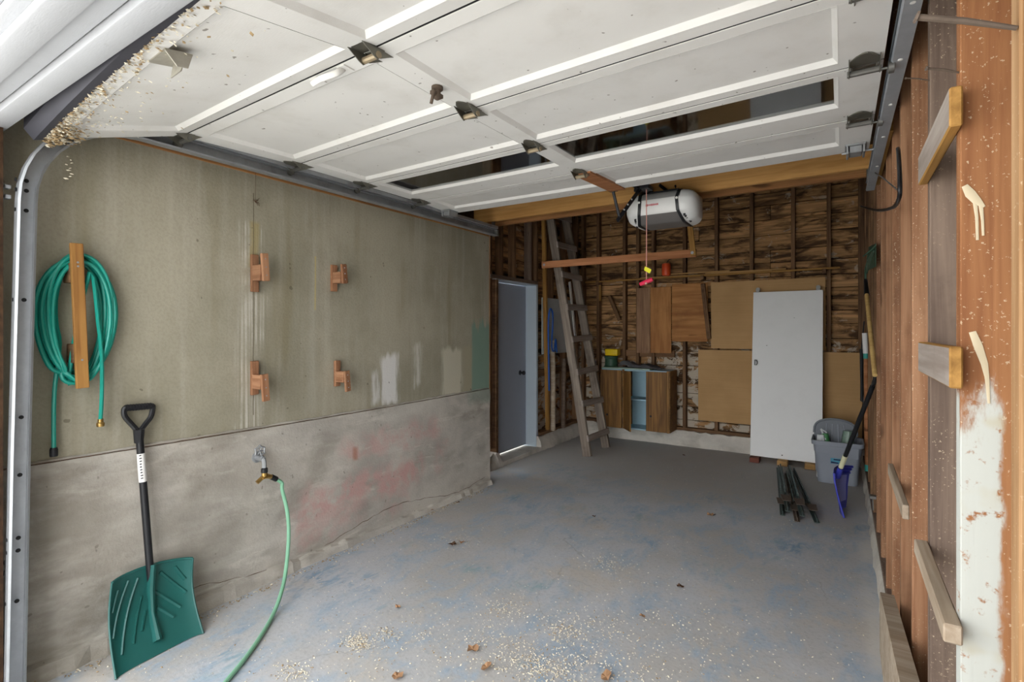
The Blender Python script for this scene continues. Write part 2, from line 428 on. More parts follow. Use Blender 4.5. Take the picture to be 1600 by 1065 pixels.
def mk_white(name, c='#e6e5e1', d='#c9c6be', dirt=.3, fleck=.7):
    n = NB(name, .6, 0, .3)
    p = n.pos()
    f = n.noise(p, 5, 5, .6); g = n.noise(n.mapping(p, (60, 260, 260)), 1, 2, .5)
    col = n.mix(n.math('MULTIPLY', n.ss(f, .45, .75), dirt), c, d)
    s = n.noise(p, 38, 1, .4)
    col = n.mix(n.math('MULTIPLY', n.ss(s, .76, .79), fleck), col, '#6b6255')
    n.col(col); n.bump(n.math('ADD', g, f), .15, .002)
    return n.done()
M['door_white'] = mk_white('door_white_paint', '#e6e5e2', '#d0cdc6', .4)
M['trim_white'] = mk_white('trim_white_paint', '#aeb0b4', '#98999b', .2, .1)
M['slab_white'] = mk_white('slab_white_paint', '#efefed', '#dfdedb', .2, .05)
M['galv'] = None
def mk_galv(name, c='#b9bcbf', rough=.38):
    n = NB(name, rough, .85, .5)
    f = n.noise(n.objc(), 22, 3, .6); g = n.noise(n.mapping(n.objc(), (1, 1, .3)), 6, 5, .65)
    a = lin(c)
    col = n.mix(f, tuple(x * .8 for x in a), tuple(min(1, x * 1.12) for x in a))
    col = n.mix(n.math('MULTIPLY', n.ss(g, .52, .74), .4), col, '#6f6a62')
    n.col(col); n.set(n.b.inputs['Roughness'], n.math('ADD', rough - .08, n.math('MULTIPLY', g, .3)))
    return n.done()
M['galv'] = mk_galv('galvanised_steel', '#b0b3b6', .52); M['steel_dark'] = mk_galv('aged_steel', '#7d7c78', .45)
M['hinge'] = mk_galv('hinge_zinc', '#85837a', .4)
M['track_dark'] = plain('track_steel_dull', '#a3a9af', .5, .35, .4, .15, 20)
M['plate_dirty'] = plain('dirty_plate', '#a5a196', .6, .3, .3, .3, 30)
M['barrel'] = plain('hinge_barrel_tan', '#a2937a', .5, .5, .4, .2)
M['brass'] = plain('brass', '#b8975a', .35, .9, .5, .2)
M['black_metal'] = plain('black_metal', '#26262a', .45, .3, .4)
M['black_plastic'] = plain('black_plastic', '#1c1d20', .42, 0, .4)
M['dark_hole'] = plain('hole_dark', '#141414', .9)
M['rubber'] = plain('seal_rubber_grey', '#404047', .75, 0, .3, .15, 8)
M['lip_and_gap_black'] = plain('lip_rubber_and_gap_shade', '#141416', .7)
M['hose_teal'] = plain('hose_teal', '#1b9484', .38, 0, .45, .15, 6)
M['hose_green'] = plain('hose_pale_green', '#7fb394', .45, 0, .4, .1, 6)
M['shovel_green'] = plain('shovel_green_plastic', '#205c57', .38, 0, .4, .12, 5)
M['shovel_blue'] = plain('shovel_blue_plastic', '#444ab8', .35, 0, .45, .1, 6)
M['shovel_blue_worn'] = plain('shovel_blue_worn', '#9a9ee0', .5, 0, .4, .12, 10)
M['paper'] = plain('sticker_paper', '#e3e2df', .7, 0, .2, .03)
M['paper_cream'] = plain('sticker_cream', '#dcd9b4', .7, 0, .2, .1, 40)
M['ink'] = plain('sticker_ink', '#2c2c2e', .8)
M['ink_blue'] = plain('sticker_blue', '#4f93ad', .6)
M['ink_navy'] = plain('sticker_navy', '#1d2a4c', .6)
M['tote'] = plain('tote_grey_plastic', '#8d929b', .45, 0, .35, .06, 6)
M['tote_lid'] = plain('lid_grey_plastic', '#70757c', .5, 0, .35, .08, 6)
def mk_card():
    n = NB('cardboard', .9, 0, .1)
    p = n.pos()
    f = n.noise(p, 2.5, 3); s = n.noise(n.mapping(p, (1, 1, 90)), 2, 2, .4)
    col = n.mix(n.ss(f, .3, .7), '#b38f63', '#bf9a6d')
    col = n.mix(n.math('MULTIPLY', n.ss(s, .45, .6), .12), col, '#927649')
    n.col(col); return n.done()
M['card'] = mk_card()
M['door_grey'] = plain('door_blue_grey_paint', '#a2a9b6', .5, 0, .3, .05, 3)
M['jamb_grey'] = plain('jamb_light_grey_paint', '#c3d0da', .55, 0, .3, .05, 3)
M['cab_blue'] = plain('cabinet_inside_blue', '#a9c9d6', .6, 0, .3, .05)
M['yellow'] = plain('yellow_plastic', '#e3c214', .45, 0, .4, .05)
M['tag_yellow'] = plain('tag_yellow', '#e2dd2b', .6, 0, .3, .05)
M['pink_red'] = plain('handle_red_plastic', '#d82a50', .45, 0, .4, .05)
M['orange'] = plain('orange_plastic', '#e0552a', .4, 0, .4, .06)
M['bin_green'] = plain('dark_green_plastic', '#34513f', .5, 0, .35, .15)
M['pale_green'] = plain('pale_green_board', '#a9bfae', .6, 0, .3, .08)
M['tarp'] = plain('grey_cloth', '#5a5a5c', .9, 0, .15, .25, 14)
M['blue'] = plain('blue_plastic', '#2553a0', .5, 0, .35, .1)
M['navy'] = plain('navy_bottle', '#1c2a55', .35, 0, .4, .1)
M['grey_sheet'] = plain('grey_sheet', '#b9bebe', .7, 0, .25, .1, 4)
M['white_plastic'] = plain('white_plastic', '#e4e4e2', .35, 0, .45, .03)
M['lens_white'] = plain('lens_white_plastic', '#dfe0df', .3, 0, .5, .03)
M['opener_grey'] = plain('opener_grey_plastic', '#9a9a98', .45, 0, .4, .03)
M['opener_dark'] = plain('opener_dark_grey', '#6b6866', .5, 0, .35, .05)
M['rope'] = plain('cord_pinkish', '#d79d92', .8, 0, .2, .1)
M['red_ink'] = plain('red_print', '#c0404a', .6)
M['post_green'] = plain('post_green_paint', '#3c4a48', .55, .2, .4, .35, 60)
M['rust'] = plain('rusty_steel', '#63564b', .8, .2, .3, .4, 50)
M['rust_red'] = plain('rust_red', '#7d3a26', .85, .1, .2, .3, 60)
M['seed'] = plain('seed_husk', '#d8d0bc', .8, 0, .2, .15, 90)
M['seed_tan'] = plain('seed_tan', '#a08a68', .85, 0, .2, .3, 90)
M['leaf'] = plain('dry_leaf', '#9d7a5c', .85, 0, .2, .35, 60)
M['leaf_dark'] = plain('dry_leaf_dark', '#5d4636', .9, 0, .2, .35, 60)
M['cream_paint'] = plain('cream_paint', '#c9bb9d', .5, 0, .4, .05)
M['pvc'] = plain('clear_bag_green', '#6f8778', .35, 0, .4, .3, 40)
M['bag_white'] = plain('bag_white', '#d5d9da', .5, 0, .3, .1, 50)
M['bag_green'] = plain('bag_green', '#4c8a55', .5, 0, .3, .2, 40)
M['teal'] = plain('teal_tip', '#3f9f94', .5)
g = NB('window_glass', .04, 0, .5); g.b.inputs['Transmission Weight'].default_value = 1.0; g.b.inputs['IOR'].default_value = 1.5
g.b.inputs['Base Color'].default_value = (.62, .65, .64, 1); M['glass'] = g.done()
def mk_jamb_painted():
    """orange stud side with a brushed patch of old white paint low down"""
    n = NB('stud_side_painted', .8, 0, .2)
    p = n.pos(); xyz = n.sep(p)
    vec = n.mapping(p, (40, 40, 1.6))
    g1 = n.noise(vec, 1, 5, .6, .6); g2 = n.noise(n.mapping(p, (9, 9, 1.2)), 1, 3)
    col = n.mix(n.ss(n.math('ADD', n.math('MULTIPLY', g1, .5), n.math('MULTIPLY', g2, .5)), .33, .66), '#7a4d31', '#a0704a')
    s = n.noise(p, 150, 2, .6); col = n.mix(n.math('MULTIPLY', n.ss(s, .65, .70), .5), col, '#dcc9aa')
    wob = n.noise(n.mapping(p, (5, 5, 1.5)), 5, 5, .65); sc = n.noise(p, 26, 4, .7)
    m = n.ss(n.math('ADD', xyz[2], n.math('MULTIPLY', n.math('SUBTRACT', wob, .5), .45)), 1.40, 1.30)
    e = n.ss(n.math('ADD', xyz[0], n.math('MULTIPLY', n.math('SUBTRACT', wob, .5), .04)), .268, .256)
    m = n.math('MULTIPLY', n.math('MULTIPLY', m, e), n.ss(sc, .30, .42))
    pc = n.mix(n.ss(n.noise(p, 8, 3), .55, .7), '#b9bbb4', '#b3ab93')
    col = n.mix(m, col, pc)
    n.col(col); n.bump(g1, .3, .003); return n.done()
M['stud_painted'] = mk_jamb_painted()

# ================================================================== the setting
Yb, Yc = 6.80, 6.75            # stud faces and curb face of the back wall
# floor and driveway
b = BM(); box(b, -3.7, .6, .30, 7.1, -.12, 0); tag(obj('floor', b, M['floor'], smooth=False), kind='structure')
b = BM(); box(b, -14, 12, -26, .30, -.14, -.015); tag(obj('driveway', b, M['driveway'], smooth=False), kind='structure')

b = BM(); box(b, .95, 1.2, -1.7, .40, -.1, 4.2); tag(obj('sky_blocker_wall', b, M['sky_blocker'], smooth=False), kind='structure')  # unseen wall, added to keep sky light off the near left wall
# ---- left wall: parged upper part, concrete below, wood framed part behind
b = BM()
sheet(b, lambda s, t: Vector((-2.9 + .004 * math.sin(9 * s) * math.sin(7 * t), .45 + s * 3.64, .9 + t * 1.51)), 24, 10, (-.26, 0, 0))
wl = tag(obj('wall_left', b, M['plaster'], smooth=True), kind='structure')
b = BM()
rr = random.Random(3)
def lowf(s, t):
    y = .45 + s * 3.635
    j = .925 - .012 * math.sin(PI * min(1, max(0, (y - .6) / 3.4)))
    return Vector((-2.884 + rr.uniform(-.0025, .0025), y + (rr.uniform(-.01, .004) if s > .99 else 0), t * j))
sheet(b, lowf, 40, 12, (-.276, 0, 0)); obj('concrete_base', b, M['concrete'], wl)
# rough mortar wedge along the foot of the wall
b = BM(); rr = random.Random(11)
n_ = 60; top = []; bot = []
for i in range(n_ + 1):
    s = i / n_; y = .5 + s * 3.57
    h = .045 + .05 * (.5 + .5 * math.sin(s * 5 + 1)) + rr.uniform(-.008, .008); w = .035 + rr.uniform(-.008, .01)
    top.append((y, h)); bot.append(w)
vs = [[b.verts.new((-2.90, top[i][0], 0)), b.verts.new((-2.884 + bot[i], top[i][0], 0)), b.verts.new((-2.880 + bot[i] * .55, top[i][0], top[i][1] * .75)), b.verts.new((-2.90, top[i][0], top[i][1]))] for i in range(n_ + 1)]
for i in range(n_):
    for k in range(4): b.faces.new((vs[i][k], vs[i][(k + 1) % 4], vs[i + 1][(k + 1) % 4], vs[i + 1][k]))
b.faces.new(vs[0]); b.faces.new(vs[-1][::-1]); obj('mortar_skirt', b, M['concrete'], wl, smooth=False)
rr = random.Random(51); b = BM()
def jl(y): return .925 - .012 * math.sin(PI * min(1, max(0, (y - .6) / 3.4)))
for (ya, yb, r, dz, dx) in ((.62, 4.07, .0015, .0035, .0150), ):
    tube(b, [(-2.9 + dx + rr.uniform(-.001, .001), ya + (yb - ya) * k / 70, jl(ya + (yb - ya) * k / 70) + dz + rr.uniform(-.003, .002)) for k in range(71)], [r * rr.uniform(.5, 1.5) for k in range(71)], 5)
obj('joint_crack', b, M['leaf_dark'], wl)
b = BM()
tube(b, [(-2.9 + .003 + rr.uniform(-.002, .002), .62 + 3.45 * k / 60, jl(.62 + 3.45 * k / 60) + .009 + rr.uniform(-.003, .003)) for k in range(61)], [.007 * rr.uniform(.6, 1.3) for k in range(61)], 6)
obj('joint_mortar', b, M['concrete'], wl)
b = BM()
tube(b, [(-2.8835 + .03 * 0 , 1.0 + 3.0 * k / 60, .10 + .05 * math.sin(k * .19 + 1) + rr.uniform(-.006, .006)) for k in range(61)], [.0018 * rr.uniform(.4, 1.4) for k in range(61)], 5)
obj('base_crack', b, M['leaf_dark'], wl)
board('top_plate', (-2.965, .62, 2.432), (-2.965, 4.09, 2.432), .044, .14, (0, 0, 1), M['joist_dark'], wl)
b = BM(); box(b, -3.2, -2.98, .45, 4.09, 2.46, 3.42); obj('upper_sheathing', b, M['roof'], wl, smooth=False)
# backing of the framed part, with the opening for the side door
b = BM()
box(b, -3.44, -3.38, 4.0, 4.60, -.1, 3.42); box(b, -3.44, -3.38, 5.56, 7.05, -.1, 3.42); box(b, -3.44, -3.38, 4.60, 5.56, 2.07, 3.42)
obj('backing', b, M['roof'], wl, smooth=False)
b = BM(); box(b, -3.16, -2.93, 4.087, 4.12, 0, 2.41); obj('wall_end', b, M['curb'], wl, smooth=False)
# boards behind the studs of the framed part
rr = random.Random(21); z = .17; k = 0
while z < 3.36:
    h = rr.choice((.14, .165, .185))
    if z + h > 3.4: h = 3.4 - z
    segs = [(5.56, 6.88)] if z < 2.07 else [(4.1, 6.88)]
    if z < 2.07: segs.append((4.1, 4.58))
    for (a, c) in segs: board('board', (-3.31, a, z + h / 2), (-3.31, c, z + h / 2), h - .006, .022, (0, 0, 1), M['sheathing'], wl, .003)
    z += h
for y in (4.56, 4.78, 5.05, 5.57, 5.98, 6.36, 6.74):
    lo_ = 2.10 if 4.65 < y < 5.5 else .20
    board('stud', (-3.25, y, lo_), (-3.25, y, 3.36), .09, .042, (1, 0, 0), M['stud_dark'], wl, .003)
board('stud', (-3.243, 5.40, 2.10), (-3.243, 5.40, 3.36), .09, .042, (1, 0, 0), M['stud_grey'], wl, .003)
board('lintel', (-3.25, 4.54, 2.085), (-3.25, 5.58, 2.085), .045, .10, (0, 0, 1), M['stud_grey'], wl, .003)
board('blocking', (-3.25, 5.6, .95), (-3.25, 6.74, .95), .09, .042, (0, 0, 1), M['stud_dark'], wl, .003)
board('sill_plate', (-3.235, 5.6, .19), (-3.235, 6.88, .19), .04, .12, (0, 0, 1), M['stud_dark'], wl, .003)
b = BM(); rr = random.Random(5)
for (ya, yb, hh) in ((4.09, 4.66, .15), (5.52, 6.76, .17)):
    sheet(b, lambda s, t: Vector((-3.12 + rr.uniform(-.012, .012) - .05 * t * t, ya + s * (yb - ya), t * hh + (rr.uniform(-.012, .012) if t > .9 else 0))), 16, 3, (-.26, 0, 0))
obj('curb', b, M['curb'], wl)
b = BM(); box(b, -3.44, -3.13, 4.64, 5.54, -.05, .045); obj('door_sill', b, M['curb'], wl, smooth=False)

# ---- side door
d2 = empty('door_2', (-3.35, 5.09, .06), kind='structure')
b = BM(); bbox(b, -3.375, -3.335, 4.685, 5.505, .062, 2.045, .003); slab2 = obj('slab', b, M['door_grey'], d2)
b = BM(); bbox(b, -3.40, -3.19, 5.512, 5.555, .045, 2.06, .003); obj('jamb', b, M['jamb_grey'], d2)
b = BM(); bbox(b, -3.40, -3.19, 4.635, 4.68, .045, 2.06, .003); obj('jamb', b, M['stud_dark'], d2)
b = BM(); bbox(b, -3.40, -3.19, 4.635, 5.555, 2.05, 2.064, .003); obj('jamb', b, M['jamb_grey'], d2)
kp = P(813, 582, X=-3.33)
b = BM(); lathe(b, (-3.335, kp.y, kp.z), [(.030, 0), (.030, .006), (.012, .01), (.012, .035), (.024, .045), (.027, .058), (.02, .07)], 12, 'x')
obj('door_knob', b, M['black_metal'], slab2)

# ---- back wall
b = BM(); box(b, -3.44, .40, 6.93, 7.0, -.1, 3.42); wb = tag(obj('wall_back', b, M['roof'], smooth=False), kind='structure')
rr = random.Random(4); z = .17
while z < 3.38:
    h = rr.choice((.13, .15, .175, .185))
    xs = [-3.36, .30] if rr.random() < .45 else [-3.36, rr.choice((-2.4, -1.55, -.72)), .30]
    for i in range(len(xs) - 1):
        y = 6.905 + rr.uniform(-.004, .004)
        board('board', (xs[i], y, z + h / 2 + rr.uniform(-.002, .002)), (xs[i + 1] - .004, y, z + h / 2 + rr.uniform(-.002, .002)), h - rr.uniform(.004, .010), .024, (0, 0, 1), M['sheathing'], wb, .004)
    z += h
for u in (910, 934, 975, 996, 1020, 1069, 1119, 1174, 1239, 1295):
    x = P(u, 400, Y=Yb).x
    board('stud', (x, 6.845, .22), (x, 6.845, 3.38), .088, .042, (0, 1, 0), M['stud_dark'], wb, .003)
board('stud', (.185, 6.845, .22), (.185, 6.845, 3.38), .088, .06, (0, 1, 0), M['stud_dark'], wb, .003)
board('sill_plate', (-3.3, 6.845, .21), (.28, 6.845, .21), .04, .10, (0, 0, 1), M['stud_dark'], wb, .003)
board('blocking', (-2.75, 6.85, 1.18), (-1.85, 6.85, 1.18), .088, .042, (0, 0, 1), M['stud_dark'], wb, .003)
b = BM(); rr = random.Random(9)
sheet(b, lambda s, t: Vector((-3.2 + s * 3.5, Yc + rr.uniform(-.01, .01) + .03 * t * t, t * .19 + (rr.uniform(-.012, .008) if t > .9 else 0))), 50, 3, (0, .16, 0))
obj('curb', b, M['curb'], wb)
# ---- right wall
XS = .20
b = BM(); box(b, .315, .40, .45, 7.0, -.1, 3.42); wr = tag(obj('wall_right', b, M['roof'], smooth=False), kind='structure')
rr = random.Random(14); z = .10
while z < 3.36:
    h = rr.choice((.14, .16, .185)); board('board', (.30, .63, z + h / 2), (.30, 6.9, z + h / 2), h - .006, .022, (0, 0, 1), M['stud_grey'], wr, .003); z += h
ys = [.945, 1.35, 1.77, 2.18, 2.58, 2.97, 3.36, 3.80, 4.25, 4.70, 5.15, 5.6, 6.05, 6.45]
for i, y in enumerate(ys):
    m = M['stud_orange']
    if i == 0: m = M['stud_pale']
    if i == 1: m = M['stud_painted']
    if i == 2: m = M['stud_grey']
    if i >= 9: m = M['stud_dark']
    board('stud', (XS + .045, y + .021, .13), (XS + .045, y + .021, 3.36), .09, .042, (1, 0, 0), m, wr, .003, .0015, i)
board('sill_plate', (XS + .045, .63, .115), (XS + .045, 6.9, .115), .03, .10, (0, 0, 1), M['stud_grey'], wr, .003)
b = BM(); rr = random.Random(19)
sheet(b, lambda s, t: Vector((.176 + rr.uniform(-.010, .010) + .03 * t * t, .63 + s * 6.15, t * .105 + (rr.uniform(-.01, .006) if t > .9 else 0))), 70, 3, (.13, 0, 0))
obj('curb', b, M['curb'], wr)
# dribbles of cream paint on the side of the near stud
def dribble(pts, r, par):
    b = BM(); tube(b, pts, r, 6, True, 0, 1.0)
    for v in b.verts: v.co.y = 1.3492 + (v.co.y - 1.3492) * .12 - .0012
    return obj('paint_dribble', b, M['cream_paint'], par)
Q = lambda u, v: P(u, v, Y=1.3492)
dribble([Q(1507, 290), Q(1516, 303), Q(1527, 315), Q(1538, 323)], [.005, .0085, .007, .002], wr)
dribble([Q(1523, 315), Q(1526, 340), Q(1527, 375)], [.0035, .0025, .0022], wr)
dribble([Q(1532, 318), Q(1535, 345), Q(1536, 368)], [.0035, .0022, .002], wr)
dribble([Q(1519, 518), Q(1528, 540), Q(1538, 568), Q(1542, 590), Q(1545, 630)], [.0055, .007, .0055, .0035, .002], wr)

# ---- front wall with the white header over the opening
b = BM(); box(b, -3.2, .5, .46, .61, 2.33, 3.42); box(b, -3.2, -2.772, .46, .61, -.1, 2.33); box(b, .155, .5, .46, .61, -.1, 2.33)
wf = tag(obj('wall_front', b, M['roof'], smooth=False), kind='structure')
for (ya, yb, za, zb) in ((.43, .50, 2.30, 2.33), (.503, .555, 2.318, 2.335), (.558, .625, 2.295, 2.33), (.40, .459, 2.325, 2.50), (.375, .40, 2.345, 2.42), (.40, .459, 2.50, 2.66)):
    b = BM(); bbox(b, -3.0, .4, ya, yb, za, zb, .004, 2); obj('header_trim', b, M['trim_white'], wf)
b = BM(); box(b, -3.6, .9, -.35, .40, 2.66, 2.69); obj('soffit', b, M['trim_white'], wf, smooth=False)
# ---- ceiling: roof boards and the two tie joists
b = BM(); box(b, -3.44, .42, .45, 7.0, 3.44, 3.5); ce = tag(obj('ceiling', b, M['roof'], smooth=False), kind='structure')
for i in range(26):
    y0 = .62 + i * .243; board('board', (-3.38, y0 + .12, 3.43), (.31, y0 + .12, 3.43), .238, .02, (0, 1, 0), M['roof'], ce, .003)
board('joist', (-2.99, 3.97, 2.595), (.195, 3.97, 2.60), .145, .04, (0, 0, 1), M['joist'], ce, .003)
board('joist', (-3.19, 4.19, 2.60), (.195, 4.19, 2.60), .145, .04, (0, 0, 1), M['joist_dark'], ce, .003)
board('ledger', (.185, 2.9, 2.50), (.185, 3.93, 2.50), .19, .028, (0, 0, 1), M['fir_yellow'], wr, .003)

# ================================================================== overhead door (sections follow the measured sag)
XL, XCn, XR = -2.725, -1.29, .12
J = [  # (Y, Z) at left, centre, right from the far edge to the near bottom edge
    ((3.30, 2.462), (3.34, 2.462), (3.27, 2.445)),
    ((2.90, 2.480), (2.755, 2.428), (2.70, 2.425)),
    ((2.357, 2.478), (2.21, 2.422), (2.13, 2.412)),
    ((1.86, 2.475), (1.69, 2.412), (1.65, 2.415)),
    ((1.235, 2.450), (1.153, 2.412), (1.12, 2.412)),
    ((.715, 2.275), (.645, 2.325), (.625, 2.345))]
def jp(j, x):
    s = (x - XL) / (XR - XL); a, c, e = J[j]
    l0 = 2 * (s - .5) * (s - 1); l1 = -4 * s * (s - 1); l2 = 2 * s * (s - .5)
    return Vector((x, a[0] * l0 + c[0] * l1 + e[0] * l2, a[1] * l0 + c[1] * l1 + e[1] * l2))
def dpt(sec, x, t, h):
    """t: 0 at the far edge, 1 at the near edge of a section; h: up, into the section's thickness"""
    A = jp(sec, x); B = jp(sec + 1, x); d = (A - B).normalized()
    n = Vector((0, -d.z, d.y))
    if n.z < 0: n = -n
    return A.lerp(B, t) + n * h
def dbox(b, sec, x0, x1, t0, t1, h0, h1, nx=4, mi=0):
    r = []
    for i in range(nx + 1):
        x = x0 + (x1 - x0) * i / nx
        r.append([dpt(sec, x, t0, h0), dpt(sec, x, t1, h0), dpt(sec, x, t1, h1), dpt(sec, x, t0, h1)])
    rings_mesh(b, r, mi=mi)
def dring(b, sec, x0, x1, t0, t1, ix, it, h0, h1, nx=4):
    """sloping moulding round a recess: from the rail (h0) inwards to the panel (h1)"""
    def row(xa, xb, t, h): return [dpt(sec, xa + (xb - xa) * i / nx, t, h) for i in range(nx + 1)]
    for (ta, tb) in ((t0, t0 + it), (t1, t1 - it)):
        A = [b.verts.new(p) for p in row(x0, x1, ta, h0)]; B = [b.verts.new(p) for p in row(x0 + ix, x1 - ix, tb, h1)]
        for i in range(nx): b.faces.new((A[i], A[i + 1], B[i + 1], B[i]))
    for (xa, xb) in ((x0, x0 + ix), (x1, x1 - ix)):
        A = [dpt(sec, xa, t0, h0), dpt(sec, xa, t1, h0), dpt(sec, xb, t1 - it, h1), dpt(sec, xb, t0 + it, h1)]
        b.faces.new([b.verts.new(p) for p in A])
gd = empty('door_1', (XCn, 2.0, 2.4), kind='structure')
RT = .12; HT = .04            # rail share of a section, thickness
for sec in range(5):
    sp = empty('door_section', dpt(sec, XCn, .5, .0)); WMs = WM[sp.name]; put(sp, WMs, gd)
    g0 = .012
    tf, tn = (RT, 1 - RT) if sec != 1 else (.33, .90)
    if sec == 0: tf, tn = .30, .86
    cst = .05
    b = BM()
    dbox(b, sec, XL, XR, g0, tf, 0, HT, 8); dbox(b, sec, XL, XR, tn, 1 - g0, 0, HT, 8)
    dbox(b, sec, XL, XL + .13, tf, tn, 0, HT, 1); dbox(b, sec, XR - .13, XR, tf, tn, 0, HT, 1)
    if sec != 0: dbox(b, sec, XCn - cst, XCn + cst, tf, tn, 0, HT, 1)
    obj('frame', b, M['door_white'], sp)
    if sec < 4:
        b = BM(); dbox(b, sec, XL, XR, .9885, 1.0115, .003, .034, 8); obj('gap_shade_strip', b, M['lip_and_gap_black'], sp)  # black strip added in the open gap, standing in for its shade
    for (xa, xb) in ((XL + .13, XCn - cst), (XCn + cst, XR - .13)):
        b = BM(); dring(b, sec, xa, xb, tf, tn, .016, .030, -.001, .017)
        obj('moulding', b, M['door_white'], sp, smooth=False)
        if sec == 1:
            b = BM(); dbox(b, sec, xa + .01, xb - .01, tf + .012, tn - .012, .0155, .0205, 4); obj('window_pane', b, M['glass'], sp)
        else:
            b = BM(); dbox(b, sec, xa + .01, xb - .01, tf + .012, tn - .012, .0165, .028, 4); obj('panel', b, M['door_white'], sp)
    if sec == 0:
        b = BM(); dbox(b, 0, XCn - .055, XCn + .055, .0, .98, -.010, HT, 1); obj('centre_stile', b, M['fir_red'], sp, smooth=False)
# hinges
def hinge(j, x, side, par):
    b = BM(); c = jp(j, x); d = (jp(j - 1, x) - jp(j + 1, x)).normalized(); up = Vector((0, 0, 1)); ex = Vector((1, 0, 0))
    w = .035 if side == 0 else .045
    dn = Vector((0, d.z, -d.y)); dn = dn if dn.z < 0 else -dn
    def pl(a0, a1, x0, x1, h0, h1):
        hexa(b, [c + ex * x0 + d * a0 + dn * h0, c + ex * x1 + d * a0 + dn * h0, c + ex * x1 + d * a1 + dn * h0, c + ex * x0 + d * a1 + dn * h0,
                 c + ex * x0 + d * a0 + dn * h1, c + ex * x1 + d * a0 + dn * h1, c + ex * x1 + d * a1 + dn * h1, c + ex * x0 + d * a1 + dn * h1])
    pl(.008, .06, -w * .8, w * .8, .001, .004)
    prism(b, [c + ex * a + d * q + dn * .001 for (a, q) in ((-w, -.004), (-w, -.04), (-w * .55, -.075), (-w * .15, -.092), (w * .15, -.092), (w * .55, -.075), (w, -.04), (w, -.004))], dn * .004)
    for sx in (-w, w - .003):
        poly = [c + ex * sx + d * a + dn * h for (a, h) in ((-.07, .003), (.03, .003), (.012, .03), (-.004, .042), (-.022, .034))]
        prism(b, poly, ex * .003)
        poly = [c + ex * (sx * .8) + d * a + dn * h for (a, h) in ((.085, .003), (.0, .003), (.0, .032), (.018, .03), (.06, .012))]
        prism(b, poly, ex * .003)
    o = obj('hinge', b, M['hinge'], par, smooth=False)
    b = BM(); cyl(b, c + dn * .026 - ex * (w + .004), c + dn * .026 + ex * (w + .004), .011, 10); obj('hinge_barrel', b, M['barrel'] if side == 0 else M['steel_dark'], o)
    if side:
        b = BM(); cyl(b, c + dn * .03 + ex * side * .03, c + dn * .03 + ex * side * .085, .005, 8)
        e = c + dn * .03 + ex * side * .075; lathe(b, e, [(.008, -.010), (.021, -.008), (.021, .008), (.008, .010)], 14, 'x'); obj('roller', b, M['steel_dark'], o)
    return o
for j in (1, 2, 3, 4):
    hinge(j, XCn, 0, gd); hinge(j, XL + .035, -1, gd); hinge(j, XR - .055, 1, gd)
# top corner fixtures
for (x, s) in ((XL + .05, -1), (XR - .06, 1)):
    c = dpt(0, x, .2, 0); b = BM()
    bbox(b, c.x - .045, c.x + .045, c.y - .06, c.y + .06, c.z - .012, c.z - .001, .003)
    bbox(b, c.x - .040, c.x - .030, c.y - .055, c.y + .055, c.z - .05, c.z - .01, .002); bbox(b, c.x + .030, c.x + .040, c.y - .055, c.y + .055, c.z - .05, c.z - .01, .002)
    bbox(b, c.x - .028, c.x + .028, c.y - .045, c.y + .045, c.z - .045, c.z - .01, .004)
    cyl(b, (c.x - .06, c.y, c.z - .03), (c.x + s * .08, c.y, c.z - .03), .006, 8); obj('corner_bracket', b, M['galv'], gd)
# bottom corner fixture, lift handles, lock bolt
c = dpt(4, -2.05, .62, 0)
def on5(x, t, h): return dpt(4, x, t, -h)
b = BM(); sx, st = -1.715, .80
hexa(b, [on5(sx - .07, st - .05, .001), on5(sx + .05, st - .05, .001), on5(sx + .05, st + .10, .001), on5(sx - .07, st + .10, .001),
         on5(sx - .07, st - .05, .004), on5(sx + .05, st - .05, .004), on5(sx + .05, st + .10, .004), on5(sx - .07, st + .10, .004)])
prism(b, [on5(sx - .05, st - .02, .004), on5(sx + .04, st - .02, .004), on5(sx + .03, st + .02, .05), on5(sx - .04, st + .02, .05)], on5(0, .5, 0) - on5(0, .507, 0))
prism(b, [on5(sx + .045, st - .05, .004), on5(sx + .045, st + .10, .004), on5(sx + .045, st + .05, .045), on5(sx + .045, st - .01, .045)], (.004, 0, 0))
obj('step_plate', b, M['plate_dirty'], gd, smooth=False)
def lift_handle(x):
    b = BM(); pts = [dpt(3, x - .075, .95, -.001), dpt(3, x - .07, 1.0, -.028), dpt(3, x, 1.025, -.034), dpt(3, x + .07, 1.0, -.028), dpt(3, x + .075, .95, -.001)]
    tube(b, spline(pts, 4), .011, 8, True, 0, .55)
    dbox(b, 3, x - .10, x - .06, .90, .985, -.005, 0, 1); dbox(b, 3, x + .06, x + .10, .90, .985, -.005, 0, 1)
    return obj('lift_handle', b, M['door_white'], gd)
lift_handle(-1.54)
c = dpt(3, -1.275, .42, 0); b = BM()
lathe(b, c, [(.022, -.001), (.022, -.012), (.013, -.016), (.013, -.045), (.006, -.05)], 12, 'z'); bbox(b, c.x - .012, c.x + .008, c.y - .03, c.y + .028, c.z - .038, c.z - .022, .003)
cyl(b, c + Vector((.01, -.03, -.03)), c + Vector((-.002, -.032, -.075)), .006, 8); obj('lock_bolt', b, M['rust'], gd)
# bottom seal
def seal(h0, h1, t0, t1, m, nm):
    b = BM(); r = []
    for i in range(13):
        x = XL - .01 + (XR - XL + .02) * i / 12
        r.append([dpt(4, x, t0, h0), dpt(4, x, t1, h0), dpt(4, x, t1 + .03, (h0 + h1) / 2), dpt(4, x, t1, h1), dpt(4, x, t0, h1)])
    rings_mesh(b, r); return obj(nm, b, m, gd)
seal(-.003, .088, .988, 1.05, M['rubber'], 'bottom_seal'); seal(.089, .112, .98, 1.055, M['lip_and_gap_black'], 'seal_lip')
